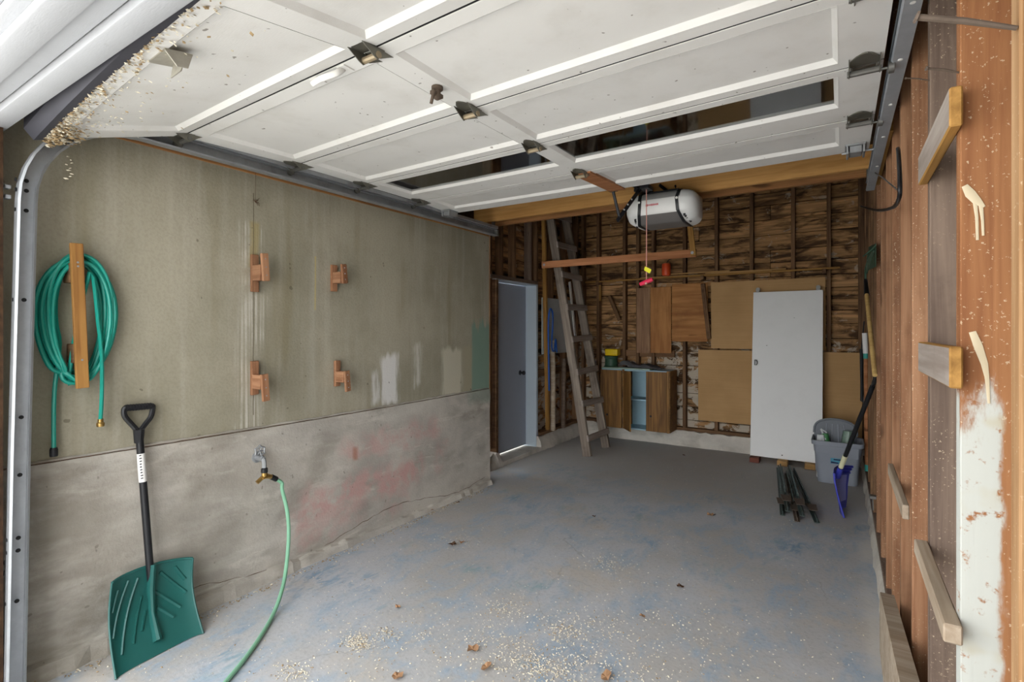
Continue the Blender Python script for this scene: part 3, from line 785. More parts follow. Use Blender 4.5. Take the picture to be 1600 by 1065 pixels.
# husks caught on the door's lower section
b = BM(); rr = random.Random(31)
def husk(b, p, r, nrm=None, mi=0, rg=rr):
    a = rg.uniform(0, 2 * PI); e = Vector((math.cos(a), math.sin(a), rg.uniform(-.4, .4))) * r; f = Vector((-math.sin(a), math.cos(a), rg.uniform(-.4, .4))) * r * rg.uniform(.4, .8)
    up = Vector((0, 0, r * .35)); p = Vector(p)
    q = [b.verts.new(p + e), b.verts.new(p + f), b.verts.new(p - e), b.verts.new(p - f), b.verts.new(p + up), b.verts.new(p - up * .4)]
    for i in range(4):
        b.faces.new((q[i], q[(i + 1) % 4], q[4])).material_index = mi; b.faces.new((q[(i + 1) % 4], q[i], q[5])).material_index = mi
for i in range(620):
    x = XL + abs(rr.gauss(0, .55)) if i % 3 else rr.uniform(XL, XCn)
    t = 1.0 - abs(rr.gauss(0, .05)) if i % 4 else 1 - abs(rr.gauss(0, .25))
    if x > XR or t < .1: continue
    husk(b, dpt(4, x, t, -.003 - rr.uniform(0, .006)), rr.uniform(.004, .009), mi=rr.choice((0, 0, 1)))
for i in range(300):
    x = XL + abs(rr.gauss(0, .10)); t = 1.0 - abs(rr.gauss(0, .10)); husk(b, dpt(4, x, t, rr.uniform(-.035, .0)), rr.uniform(.006, .012), mi=rr.choice((0, 1, 1)))
for i in range(9): husk(b, Vector((-2.66 + rr.uniform(-.01, .01), .78 + rr.uniform(-.01, .01), 2.205 - i * .011)), rr.uniform(.006, .011))
o = obj('seed_husks', b, [M['seed'], M['seed_tan']], gd, smooth=False); o['kind'] = 'stuff'

# ================================================================== door tracks
def track(name, path, side, label, holes):
    """C-shaped roller track swept along a path in the YZ plane; side: +1 opens to +X"""
    root = empty(name, path[0], label, 'track', 'overhead door tracks')
    prof = [(-.022, -.030), (.020, -.030), (.024, -.022), (.021, -.022), (.018, -.027), (-.019, -.027), (-.019, .027), (.018, .027), (.021, .022), (.024, .022), (.020, .030), (-.022, .030)]
    b = BM(); rings = []
    for i, p in enumerate(path):
        t = (path[min(i + 1, len(path) - 1)] - path[max(i - 1, 0)]).normalized(); n = Vector((0, -t.z, t.y))
        rings.append([p + Vector((side * a, 0, 0)) + n * c for (a, c) in prof])
    rings_mesh(b, rings)
    return root, b
x = -2.765; pa = [Vector((x, .640, -.01)), Vector((x, .655, 1.0)), Vector((x, .676, 2.02))]
for k in range(1, 11):
    f = k / 10 * (PI / 2); pa.append(Vector((x, .676 + .40 * (1 - math.cos(f)), 2.02 + .40 * math.sin(f))))
pa += [Vector((x, 2.0, 2.42)), Vector((x, 4.0, 2.42))]
tl, b = track('door_track', pa, 1, 'curved galvanised overhead door track along the concrete wall, its upright at far left', None)
obj('rail', b, M['galv'], tl)
b = BM(); bbox(b, -2.80, -2.728, 1.15, 4.0, 2.452, 2.478, .002); obj('angle_brace', b, M['galv'], tl)
b = BM()
for zz in (.42, .62, .67, .92, 1.15, 1.62, 1.98, 2.06, 2.10):
    yy = .640 + (.676 - .640) * min(1, zz / 2.02)
    lathe(b, (-2.7865, yy - .0, zz), [(.008, .0215), (.008, .0255)], 8, 'x')
    lathe(b, (x - .005, yy - .0303, zz), [(.008, -.002), (.008, .002)], 8, 'y')
split('bolt_hole', b, M['dark_hole'], tl)
for zz in (.55, 2.05):
    b = BM(); bbox(b, -2.82, x - .02, .617, .637, zz - .028, zz - .012, .003); bbox(b, -2.82, x - .02, .617, .637, zz + .012, zz + .028, .003); bbox(b, -2.86, -2.80, .611, .618, zz - .04, zz + .04, .003)
    obj('mounting_bracket', b, M['galv'], tl)
b = BM(); bbox(b, -2.80, -2.74, 4.0, 4.03, 2.39, 2.45, .003); bbox(b, -2.80, -2.775, 3.99, 4.02, 2.40, 2.53, .003); obj('end_bracket', b, M['steel_dark'], tl)
x = .162; pb = [Vector((.195, .66, .0)), Vector((.192, .668, 2.02))]
for k in range(1, 9):
    f = k / 8 * (PI / 2); pb.append(Vector((.192 - .03 * k / 8, .668 + .39 * (1 - math.cos(f)), 2.02 + .39 * math.sin(f))))
pb += [Vector((x, 2.0, 2.415)), Vector((.155, 4.02, 2.425))]
tr, b = track('door_track', pb, -1, 'straight steel overhead door track in front of the wooden stud wall', None)
obj('rail', b, M['track_dark'], tr)
b = BM(); bbox(b, .135, .16, 4.0, 4.03, 2.44, 2.54, .003); obj('end_bracket', b, M['steel_dark'], tr)
b = BM()
for yy in (1.4, 1.75, 2.1, 2.5, 2.9, 3.4): lathe(b, (x, yy, 2.415 - .030), [(.007, -.002), (.007, .0012)], 8, 'z')
split('bolt_hole', b, M['paper'], tr)

# ================================================================== opener, arm, cord
OX, OY, OZ = -1.124, 3.84, 2.515
op = empty('door_opener', (OX, OY, OZ), 'white and grey garage door opener with rounded ends hung under the joists', 'opener')
prof = [(.15, 0), (-.085, 0), (-.115, -.012), (-.150, -.060), (-.155, -.075), (-.150, -.155), (-.140, -.168), (-.075, -.222), (-.055, -.228), (.15, -.228)]
mids = (0.0, -.114)
def ring(xo, s, grow=0.0):
    out = []
    for (y, z) in prof:
        yy = y * s + (0 if y < 0 else 0); zz = mids[1] + (z - mids[1]) * s
        d = Vector((y, z - mids[1])).normalized() * grow
        out.append(Vector((OX + xo, OY + .02 + yy + d.x, OZ + zz + d.y)))
    return out
HW = .155
b = BM()
rv = [[b.verts.new(p) for p in ring(xo, 1)] for xo in (-HW, -HW * .5, 0, HW * .5, HW)]
for i in range(4):
    for k in range(len(prof)):
        f = b.faces.new((rv[i][k], rv[i][(k + 1) % len(prof)], rv[i + 1][(k + 1) % len(prof)], rv[i + 1][k]))
        f.material_index = 1 if k in (1, 2) else (2 if k in (6, 7, 8) else 0)
b.faces.new(rv[0][::-1]); b.faces.new(rv[-1])
ho = obj('housing', b, [M['white_plastic'], M['opener_grey'], M['opener_dark']], op)
for s in (-1, 1):
    b = BM(); rs = []
    for k in range(9):
        q = k / 8; xo = HW + .112 * math.sin(q * PI / 2); sc = max(.05, math.cos(q * PI / 2) ** .55)
        rs.append(ring(s * xo, sc))
    rings_mesh(b, rs); ln = obj('light_lens', b, M['lens_white'], op)
    b = BM()
    for k in range(6):
        yy = OY - .075 + k * .02
        p = Vector((OX + s * (HW + .025 + .004 * k), yy - .025, OZ - .193 - .006 * k)); bbox(b, p.x - .007, p.x + .007, p.y - .005, p.y + .003, p.z - .008, p.z + .010, .001)
    split('vent_slot', b, M['black_plastic'], ln, smooth=False)
    b = BM(); r0 = []; 
    for (dx, gr) in ((-.011, .0005), (-.011, .006), (.011, .006), (.011, .0005)):
        q = []
        for k, p in enumerate(ring(s * HW, 1, gr)):
            hh = (OZ - p.z) / .228; bow = -.035 * math.sin(hh * PI) * s + .03 * s * (hh - .5)
            q.append(p + Vector((dx + bow * 0.6, 0, 0)))
        r0.append(q)
    rings_mesh(b, r0, False, False); st = obj('trim_strap', b, M['black_plastic'], op)
    b = BM(); lathe(b, (OX + s * HW + s * -.018, OY - .140, OZ - .075), [(.009, -.006), (.007, .0)], 10, 'y'); obj('screw', b, M['paper'], st)
b = BM(); rr = random.Random(2)
for k in range(10):
    xx = OX - .09 + k * .0095; hh = rr.uniform(.010, .016)
    bbox(b, xx, xx + .0065, OY - .1345, OY - .1325, OZ - .100 - hh / 2, OZ - .100 + hh / 2, .0004)
obj('red_lettering', b, M['red_ink'], op, smooth=False)['kind'] = 'stuff'
b = BM()   # hangers and motor rail
for (p0, p1) in (((OX - .12, OY + .06, OZ), (OX - .20, 3.945, 2.62)), ((OX + .05, OY + .05, OZ), (OX - .06, 3.945, 2.62)), ((OX + .09, OY + .16, OZ), (OX + .06, 3.945, 2.60))):
    tube(b, [p0, p1], .012, 4, True, 0, .35)
split('hanger_strap', b, M['black_metal'], op, smooth=False)
b = BM(); bbox(b, OX - .13, OX + .13, OY - .06, OY + .14, OZ + .001, OZ + .014, .003); obj('top_plate', b, M['black_metal'], op)
b = BM(); cpos = P(1003, 296, Y=3.62); bbox(b, OX - .19, OX - .16, .66, 3.80, 2.565, 2.595, .003); bbox(b, OX - .20, OX - .10, 3.76, 3.93, 2.545, 2.57, .003); obj('drive_rail', b, M['black_metal'], op)
a0 = P(958, 299, Y=3.36); a1 = P(968, 340, Y=3.42); a2 = P(1001, 294, Y=3.62); a3 = P(973, 330, Y=3.44)
b = BM(); tube(b, [a0 + Vector((0, 0, .03)), a0, a0.lerp(a1, .5), a1], .011, 6, True, 0, .5); obj('door_arm', b, M['black_metal'], op, smooth=False)
b = BM(); tube(b, [a1 + (a1 - a2) * .1, a2], .016, 6, True, 0, .45); ar = obj('straight_arm', b, M['black_metal'], op, smooth=False)
b = BM()
for t in (.25, .42, .6):
    c = a1.lerp(a2, t); lathe(b, c + Vector((0, -.014, 0)), [(.007, -.003), (.005, .006)], 8, 'y')
split('bolt', b, M['galv'], ar)
b = BM(); bbox(b, a0.x - .03, a0.x + .03, a0.y - .03, a0.y + .02, a0.z + .0, a0.z + .045, .004); lathe(b, a0 + Vector((.0, -.03, .01)), [(.014, -.006), (.014, .05)], 10, 'y'); obj('door_bracket', b, M['black_metal'], op)
c0 = P(1010, 296, Y=3.60); c1 = P(1010, 438, Y=3.60)
b = BM(); bbox(b, c0.x - .035, c0.x + .03, c0.y - .05, c0.y + .06, c0.z - .001, c0.z + .03, .004); obj('trolley', b, M['black_metal'], op)
rc = empty('release_cord', c0, 'pinkish pull cord hanging below the opener with a red handle', 'cord')
b = BM(); tube(b, [c0, c0.lerp(c1, .5) + Vector((.001, 0, 0)), c1], .0032, 6); obj('cord', b, M['rope'], rc)
b = BM(); h0 = P(1000, 444, Y=3.6); h1 = P(1020, 436, Y=3.6); tube(b, [h0, h0.lerp(h1, .3), h0.lerp(h1, .7), h1], [.013, .016, .016, .013], 8); obj('pull_handle', b, M['pink_red'], rc)
b = BM(); t0 = P(1007, 415, Y=3.595); prism(b, [P(1008, 416, Y=3.59), P(1018, 421, Y=3.59), P(1015, 427, Y=3.59), P(1006, 422, Y=3.59)], (0, .002, 0)); obj('warning_tag', b, M['tag_yellow'], rc, smooth=False)
b = BM(); lathe(b, c1 + Vector((0, -.008, -.02)), [(.008, -.008), (.01, 0), (.006, .008)], 8); obj('knot', b, M['rope'], rc)

# ================================================================== hanging crosspiece and upright
y0 = 5.17
post = board('upright_board', P(849, 325, X=-3.145), P(856, 671, X=-3.145), .045, .045, (1, 0, 0), M['fir_yellow'], None, .004)
tag(post, 'tall yellowish upright board standing beside the grey side door', 'board')
e0 = P(847, 414, X=-3.11); e1 = P(1088, 393, Y=e0.y)
hb = empty('hanging_crosspiece', e1, 'long orange-brown crosspiece running level in front of the ladder, hung below the opener', 'board')
board('bar', e0, Vector((e1.x, e0.y, e0.z)), .082, .03, (0, 0, 1), M['fir_red'], hb, .003)
board('hanger', Vector((e1.x - .02, e0.y - .03, e0.z - .03)), P(1072, 342, Y=e0.y - .03) + Vector((0, 0, .25)), .055, .022, (1, 0, 0), M['fir_yellow'], hb, .003)
b = BM()
for c in ((e0.x + .04, e0.y - .018, e0.z), (e1.x - .03, e0.y - .045, e0.z)): lathe(b, c, [(.016, -.006), (.012, .003)], 10, 'y')
split('bolt', b, M['galv'], hb)

# ================================================================== ladder
r1a = P(918, 713, Z=0); r1b = P(857, 322, X=-3.13); r2a = P(947, 699, Z=0); r2b = P(881, 326, X=-3.13)
ld = empty('ladder', r1a, 'grey weathered wooden ladder leaning in the rear left corner', 'ladder')
nrm = Vector((1, 0, .2))
board('rail', r1a, r1b, .105, .045, nrm, M['ladder'], ld, .004); board('rail', r2a, r2b, .105, .045, nrm, M['ladder'], ld, .004)
def at_row(a, b_, v):
    lo, hi = 0.0, 1.0
    for _ in range(40):
        m = (lo + hi) / 2
        if V(a.lerp(b_, m)) > v: lo = m
        else: hi = m
    return a.lerp(b_, lo)
for (va, vb) in ((685, 674), (631, 625), (582, 576), (531, 528), (481, 482), (430, 436), (384, 390), (338, 345)):
    pa_ = at_row(r1a, r1b, va) + Vector((.05, -.03, .01)); pb_ = at_row(r2a, r2b, vb) + Vector((.05, .05, .01))
    board('rung', pa_, pb_, .075, .026, (-.15, 0, 1), M['greyboard'], ld, .004)

# grey sheet, poles and rope in the corner behind the ladder
o = board('grey_sheet', (-3.183, 5.64, 1.55), (-3.183, 6.52, 1.55), .72, .012, (0, 0, 1), M['grey_sheet'], None, .003)
tag(o, 'flat grey sheet standing behind the upper half of the ladder', 'panel')
o = board('white_batten', P(890, 440, X=-3.1), P(899, 525, X=-3.1), .05, .016, (0, 1, 0), M['slab_white'], None, .003)
tag(o, 'narrow white batten upright behind the ladder', 'batten')
b = BM(); pt = P(863, 532, X=-3.12); pz = P(864, 672, X=-3.12); tube(b, [pz, pz.lerp(pt, .5) + Vector((.004, .006, 0)), pt], .034, 10); o = obj('wooden_pole', b, M['paleboard'])
tag(o, 'short pale round pole standing between the upright board and ladder', 'pole')
b = BM(); tube(b, [P(880, 668, X=-3.15), P(881, 560, X=-3.15)], .03, 8); o = obj('wooden_pole', b, M['stud_grey'])
tag(o, 'short dark pole just left of the ladder foot', 'pole')
b = BM(); pts = [P(858, 610, X=-3.08), P(857, 540, X=-3.08), P(857, 500, X=-3.08), P(860, 482, X=-3.08), P(864, 495, X=-3.08), P(862, 540, X=-3.08), P(866, 548, X=-3.08), P(868, 530, X=-3.08), P(870, 550, X=-3.08)]
tube(b, spline(pts, 6), .011, 6); o = obj('blue_rope', b, M['blue']); tag(o, 'blue rope hanging on the upright board beside the ladder', 'rope')

# ================================================================== cabinet and what lies on it
YF = 6.47
cl = P(938, 620, Y=YF).x; cr = P(1047, 620, Y=YF).x; ct = P(1044, 580, Y=YF).z; cb = .20
cab = empty('wall_cabinet', ((cl + cr) / 2, YF, cb), 'walnut laminate cabinet with its middle door ajar, low on the back wall', 'cabinet')
b = BM(); bbox(b, cl, cl + .018, YF + .002, 6.79, cb, ct, .002); obj('side_panel', b, M['walnut'], cab)
b = BM(); bbox(b, cr - .018, cr, YF + .002, 6.79, cb, ct, .002); obj('side_panel', b, M['walnut'], cab)
b = BM(); box(b, cl + .018, cr - .018, 6.775, 6.789, cb, ct); obj('back_panel', b, M['cab_blue'], cab, smooth=False)
for z0 in (cb, (cb + ct) / 2 - .01, ct - .018):
    b = BM(); bbox(b, cl + .018, cr - .018, YF + .004, 6.775, z0, z0 + .018, .002); obj('shelf', b, M['cab_blue'], cab)
def ux(u): return P(u, 620, Y=YF).x
b = BM(); bbox(b, ux(972.5), ux(975.5), YF - .004, 6.775, cb, ct, .002); obj('divider', b, M['walnut'], cab)
b = BM(); bbox(b, ux(1010), ux(1011.2), YF + .03, 6.775, cb + .02, ct - .02, .001); obj('divider', b, M['cab_blue'], cab)
def vdoor(x0, x1, ang, nm='door'):
    """door hinged at x0, swung out by ang"""
    b = BM(); w = x1 - x0
    bbox(b, 0, w, -.018, 0, cb + .004, ct - .012, .002)
    bmesh.ops.rotate(b, verts=b.verts, cent=(0, 0, 0), matrix=Matrix.Rotation(ang, 3, 'Z')); bmesh.ops.translate(b, verts=b.verts, vec=(x0, YF - .001, 0))
    return obj(nm, b, M['walnut'], cab)
def wdoor(x0, x1, ang=0):
    w = x1 - x0
    me_o = board('door', (0, 0, 0), (0, 0, ct - cb - .016), abs(w), .017, (1, 0, 0), M['walnut'], None, .002)
    mw = Matrix.Translation((x0, YF - .010, (cb + ct) / 2 - .004)) @ Matrix.Rotation(ang, 4, 'Z') @ Matrix.Translation((w / 2, 0, 0)) @ frame_of((0, 0, 1), (1, 0, 0)).to_4x4()
    put(me_o, mw, cab); return me_o
dA = wdoor(ux(940), ux(972), 0); dB = wdoor(ux(975.5), ux(1003), -math.radians(50)); dC = wdoor(ux(1010), ux(1042), 0)
for dd, (u, v) in ((dA, (949, 647)), (dC, (1017, 650))):
    b = BM(); c = P(u, v, Y=YF - .02); lathe(b, c, [(.011, -.012), (.014, -.008), (.006, 0), (.006, .004)], 10, 'y'); obj('knob', b, M['black_metal'], dd)
b = BM(); hx = P(984, 653, Y=YF - .12); lathe(b, hx, [(.011, -.012), (.014, -.006), (.006, .0)], 10, 'y'); obj('knob', b, M['black_metal'], dB)
board('stile', (ux(1044), YF - .006, cb), (ux(1044), YF - .006, ct), .03, .014, (1, 0, 0), M['walnut'], cab, .002)
o = board('loose_board', (cl + .01, 6.60, ct + .010), (cl + .68, 6.60, ct + .012), .24, .014, (0, 1, 0), M['pale_green'], None, .003)
tag(o, 'pale green thin board lying on the cabinet top at its left end', 'board')
tz = ct + .019
c = P(955, 565, Y=6.60); b = BM()
lathe(b, (c.x, 6.60, tz), [(.10, 0), (.10, .005), (.085, .02), (.082, .11), (.095, .13), (.095, .145), (.07, .15)], 16); tub = obj('green_tub', b, M['bin_green']); tag(tub, 'dark green round tub standing on the cabinet under the yellow box', 'tub')
b = BM(); bbox(b, c.x - .07, c.x + .11, 6.54, 6.66, tz + .152, tz + .245, .015, 3); yb = obj('yellow_box', b, M['yellow']); tag(yb, 'bright yellow plastic box resting on the green tub', 'box')
b = BM()
rr = random.Random(77); x0 = P(972, 570, Y=6.6).x; x1 = P(1036, 570, Y=6.6).x
def cloth(s, t):
    h = .10 * math.exp(-((s - .12) / .22) ** 2) * (1 - .3 * t) + .05 * math.exp(-((s - .62) / .25) ** 2) + .012 * math.sin(17 * s + 5 * t) * math.sin(9 * t + 3 * s) + .012
    return Vector((x0 + s * (x1 - x0), 6.50 + t * .24, ct + .006 + max(.004, h * (1 - (2 * t - 1) ** 6 * .5))))
sheet(b, cloth, 26, 10, (0, 0, -.004)); o = obj('crumpled_cloth', b, M['tarp']); tag(o, 'crumpled dark grey cloth lying on the cabinet top', 'cloth')
b = BM(); c = P(926, 575, Y=6.70)
lathe(b, (c.x, 6.72, P(926, 580, Y=6.70).z), [(.036, 0), (.04, .01), (.04, .13), (.03, .15), (.014, .165), (.014, .175)], 14); bt = obj('spray_bottle', b, M['navy']); tag(bt, 'dark blue bottle with pale cap left of the cabinet', 'bottle')
b = BM(); lathe(b, (c.x, 6.72, P(926, 580, Y=6.70).z), [(.017, .176), (.017, .215), (.010, .225)], 12); obj('cap', b, M['paper'], bt)
bs = P(926, 580, Y=6.70).z
o = board('bottle_ledge', (c.x - .18, 6.745, bs - .012), (c.x + .10, 6.745, bs - .012), .12, .02, (0, 1, 0), M['stud_dark'], wb, .003)

# ================================================================== sheets on the back wall
def sheet_on(u0, u1, v0, v1, Y, th, mat, name, label, cat, vr=None, grain='x'):
    a = P(u0, v0, Y=Y); c = P(u1, v1, Y=Y); vr = vr or v0
    zt = a.z; zb = P(u0, v1, Y=Y).z
    if grain == 'x': o = board(name, (a.x, Y, (zt + zb) / 2), (c.x, Y, (zt + zb) / 2), zt - zb, th, (0, 0, 1), mat, None, .002)
    else: o = board(name, ((a.x + c.x) / 2, Y, zb), ((a.x + c.x) / 2, Y, zt), c.x - a.x, th, (1, 0, 0), mat, None, .002)
    return tag(o, label, cat)
sheet_on(995, 1016, 450, 551, 6.786, .014, M['plywood2'], 'plank', 'narrow brown plank upright at the left of the plywood on the back wall', 'plank', grain='z')
sheet_on(1016.5, 1049, 449, 551, 6.790, .012, M['plywood'], 'plywood_sheet', 'longer orange plywood sheet beside the brown plank on the back wall', 'plywood', grain='z')
sheet_on(1050, 1106, 444, 533, 6.790, .012, M['plywood'], 'plywood_sheet', 'wider orange plywood sheet left of the large cardboard on the back wall', 'plywood', grain='x')
sheet_on(1111, 1290, 441, 544, 6.787, .010, M['card'], 'cardboard_sheet', 'large cardboard sheet high on the back wall, behind the top of the white panel', 'cardboard')
sheet_on(1091, 1215, 546, 656, 6.770, .010, M['card'], 'cardboard_sheet', 'cardboard sheet low on the back wall, left of the white panel', 'cardboard')
sheet_on(1250, 1347, 549, 683, 6.745, .010, M['card'], 'cardboard_sheet', 'cardboard sheet at the right end of the back wall, behind the grey tote', 'cardboard')
# rack of rails with sticks
ry = 6.70; ra = P(915, 441, Y=ry); rb = P(1313, 417, Y=ry)
rk = empty('stick_rack', ra, 'long thin wooden rail across the back wall with bracket arms', 'rack')
board('rail', ra, Vector((rb.x, ry, ra.z + .01)), .022, .03, (0, 0, 1), M['fir_yellow'], rk, .002)
for u in (938, 1100, 1288):
    x = P(u, 440, Y=6.78).x; board('bracket_arm', (x, 6.66, ra.z - .02), (x, 6.80, ra.z - .02), .05, .04, (0, 0, 1), M['stud_dark'], rk, .002)
board('bracket_leg', P(1098, 443, Y=6.73), P(1108, 529, Y=6.76), .05, .035, (1, 0, 0), M['stud_dark'], rk, .003)
board('bracket_leg', P(938, 445, Y=6.77), P(938, 470, Y=6.77), .03, .03, (1, 0, 0), M['fir_yellow'], rk, .003)
board('brace', P(952, 462, Y=6.775), P(968, 500, Y=6.775), .05, .03, (1, 0, 0), M['stud_dark'], rk, .003)
for k, (u0, v0, u1, v1, l) in enumerate(((1000, 441, 1206, 434, 'uppermost of the loose thin sticks lying on the long wall rail'), (1102, 437, 1228, 431, 'thin stick on the wall rail reaching furthest right, over the large cardboard'), (1045, 446, 1140, 442, 'short thin stick on the wall rail above the plywood'))):
    p = P(u0, v0, Y=6.735 + .012 * k); q = P(u1, v1, Y=6.735 + .012 * k); zz = ra.z + .018 + .0165 * k
    o = board('stick', (p.x, p.y, zz), (q.x, q.y, zz + .002), .016, .02, (0, 0, 1), M['pine'], None, .002); tag(o, l, 'stick', 'loose sticks on the rail')
# orange jug hung on a stud
c = P(1041, 421, Y=6.74); b = BM()
lathe(b, (c.x, 6.74, c.z), [(.03, -.085), (.052, -.075), (.056, -.06), (.056, .055), (.05, .075), (.03, .085)], 16); o = obj('orange_canister', b, M['orange']); tag(o, 'small orange plastic canister hanging on the back wall', 'canister')
b = BM(); tube(b, [(c.x, 6.74, c.z + .08), (c.x + .02, 6.78, c.z + .13), (c.x + .045, 6.80, c.z + .14)], .005, 6); obj('hook', b, M['black_metal'], o)

# ================================================================== leaning white panel with blocks
bl = P(1172, 711, Y=6.42); br = P(1285, 711, Y=6.42); tl_ = P(1175, 457, Y=6.70)
wp = empty('door_slab', ((bl.x + br.x) / 2, 6.42, .06), 'tall white door slab leaning on the back wall', 'door slab')
board('face', ((bl.x + br.x) / 2, 6.43, .06), ((bl.x + br.x) / 2, 6.70, tl_.z), br.x - bl.x, .034, (1, 0, 0), M['slab_white'], wp, .003)
b = BM(); c = P(1181, 566, Y=6.545); tube(b, [c + Vector((-.012, 0, .03)), c + Vector((.006, 0, .028)), c + Vector((.014, 0, .01)), c + Vector((.014, 0, -.012)), c + Vector((.006, 0, -.028)), c + Vector((-.012, 0, -.03)), c + Vector((-.012, 0, .03))], .004, 6); obj('finger_pull', b, M['black_metal'], wp)
for u in (1183, 1277):
    c = P(u, 453, Y=6.70); b = BM(); bbox(b, c.x - .012, c.x + .03, 6.69, 6.715, tl_.z - .01, tl_.z + .05, .003); lathe(b, (c.x + .01, 6.69, tl_.z + .035), [(.022, -.008), (.022, .008)], 12, 'y'); obj('hanger_roller', b, M['steel_dark'], wp)
b = BM()
for (u, v) in ((1241, 497), (1198, 540), (1222, 711)):
    t = (v - 457) / (711 - 457); c = P(u, v, Y=6.70 - .27 * t - .019); lathe(b, c, [(.008, 0), (.006, .004)], 8, 'y')
split('screw_hole', b, M['steel_dark'], wp)
for (u, m, l) in ((1180, 'redblock', 'reddish wood block under the left corner of the white panel'), (1223, 'pine', 'pale wood block under the middle of the white panel'), (1266, 'pine', 'pale wood block under the right end of the white panel')):
    x = P(u, 718, Y=6.42).x; o = board('wood_block', (x - .05, 6.42, .029), (x + .05, 6.42, .029), .056, .16, (0, 0, 1), M[m], None, .003); tag(o, l, 'block', 'blocks under the white panel')

# ================================================================== tote with its lid and contents
def rrect(cx, cy, hx, hy, r, z, n=5):
    out = []
    for (sx, sy, a0) in ((1, 1, 0), (-1, 1, PI / 2), (-1, -1, PI), (1, -1, 3 * PI / 2)):
        for k in range(n + 1):
            a = a0 + k / n * PI / 2; out.append(Vector((cx + sx * (hx - r) + r * math.cos(a), cy + sy * (hy - r) + r * math.sin(a), z)))
    return out
tx, ty = -.035, 6.02
tote = empty('storage_tote', (tx, ty, 0), 'grey plastic storage tote without its lid, standing in the rear right corner', 'tote')
b = BM(); hx, hy = .165, .145
pr = [(0, .0, .004), (.0, .0, .012), (.012, .012, .16), (.026, .024, .30), (.030, .026, .305), (.036, .03, .375), (.052, .042, .376), (.054, .044, .415), (.048, .038, .418), (.036, .028, .41), (.022, .02, .30), (.004, .004, .16), (-.008, -.008, .02)]
rings_mesh(b, [rrect(tx, ty, hx + a, hy + c, .05, z) for (a, c, z) in pr]); obj('tub', b, M['tote'], tote)
b = BM(); yf = ty - hy - .030
prism(b, [(tx - .165, yf, .30), (tx - .165, yf - .006, .372), (tx + .17, yf - .006, .372), (tx + .17, yf, .27), (tx - .06, yf + .004, .27), (tx - .07, yf, .30)], (0, .02, 0)); obj('handle_lip', b, M['tote'], tote, smooth=False)
yl = ty - hy - .0225
b = BM(); prism(b, [(tx - .055, yl, .205), (tx + .045, yl, .205), (tx + .045, yl - .003, .258), (tx - .055, yl - .003, .258)], (0, .003, 0)); lb = obj('label', b, M['ink_blue'], tote, smooth=False)
b = BM(); prism(b, [(tx - .052, yl - .0008, .208), (tx + .01, yl - .0008, .208), (tx + .01, yl - .0016, .220), (tx - .052, yl - .0014, .226)], (0, .001, 0)); prism(b, [(tx - .03, yl - .003, .24), (tx + .035, yl - .003, .24), (tx + .035, yl - .0036, .252), (tx - .03, yl - .0036, .252)], (0, .001, 0)); split('print', b, M['ink_navy'], lb, smooth=False)
# lid standing up inside at the back
b = BM(); c = Vector((tx - .02, ty + .10, 0)); pts = []
for k in range(17):
    a = PI * k / 16; pts.append(Vector((c.x + .185 * math.cos(a), c.y, .44 + .15 * max(0, math.sin(a)) ** .6)))
pts += [Vector((c.x - .17, c.y, .06)), Vector((c.x + .17, c.y, .06))]
pts = [p + Vector((0, (p.z - .06) * .10, 0)) for p in pts]
prism(b, pts, (0, .012, 0)); lid = obj('tote_lid', b, M['tote_lid'], None, smooth=False); tag(lid, 'round-cornered grey lid standing upright inside the grey tote', 'lid')
b = BM(); tube(b, [p + Vector((0, -.004, 0)) for p in pts[:17]], .010, 6); obj('rim', b, M['tote_lid'], lid)
b = BM()
for dx in (-.09, -.03, .03, .09): tube(b, [(c.x + dx, c.y + .03, .36), (c.x + dx * .8, c.y + .045, .54)], .006, 6)
split('rib', b, M['tote'], lid)
def bag(x, y, z0, z1, w, m, name, label, lean=(0, 0)):
    b = BM(); rr = random.Random(int(x * 1000)); rs = []
    for k in range(7):
        t = k / 6; z = z0 + (z1 - z0) * t; s = w * (1 - .45 * t ** 2)
        rs.append([Vector((x + lean[0] * t + s * math.cos(q) * (1 + rr.uniform(-.15, .15)), y + lean[1] * t + s * .7 * math.sin(q) * (1 + rr.uniform(-.15, .15)), z)) for q in [2 * PI * i / 10 for i in range(10)]])
    rings_mesh(b, rs); o = obj(name, b, m); tag(o, label, 'bag'); return o
bag(tx - .115, ty - .05, .03, .45, .055, M['bag_white'], 'plastic_bag', 'white and dark plastic bag at the left inside the grey tote', (-.03, .02))
bag(tx - .055, ty - .03, .03, .46, .045, M['bag_green'], 'plastic_bag', 'green plastic bag leaning inside the grey tote', (-.05, .03))
bag(tx + .085, ty + .0, .03, .50, .08, M['pvc'], 'plastic_bag', 'cloudy greenish bag at the right inside the grey tote', (.0, .03))
b = BM(); tube(b, [(tx - .10, ty - .02, .40), (tx - .14, ty + .02, .50)], .010, 6); tube(b, [(tx - .14, ty + .02, .50), (tx - .09, ty + .0, .47)], .006, 6); o = obj('hand_tool', b, M['bag_white']); tag(o, 'pale handled hand tool sticking up at the left in the grey tote', 'tool')

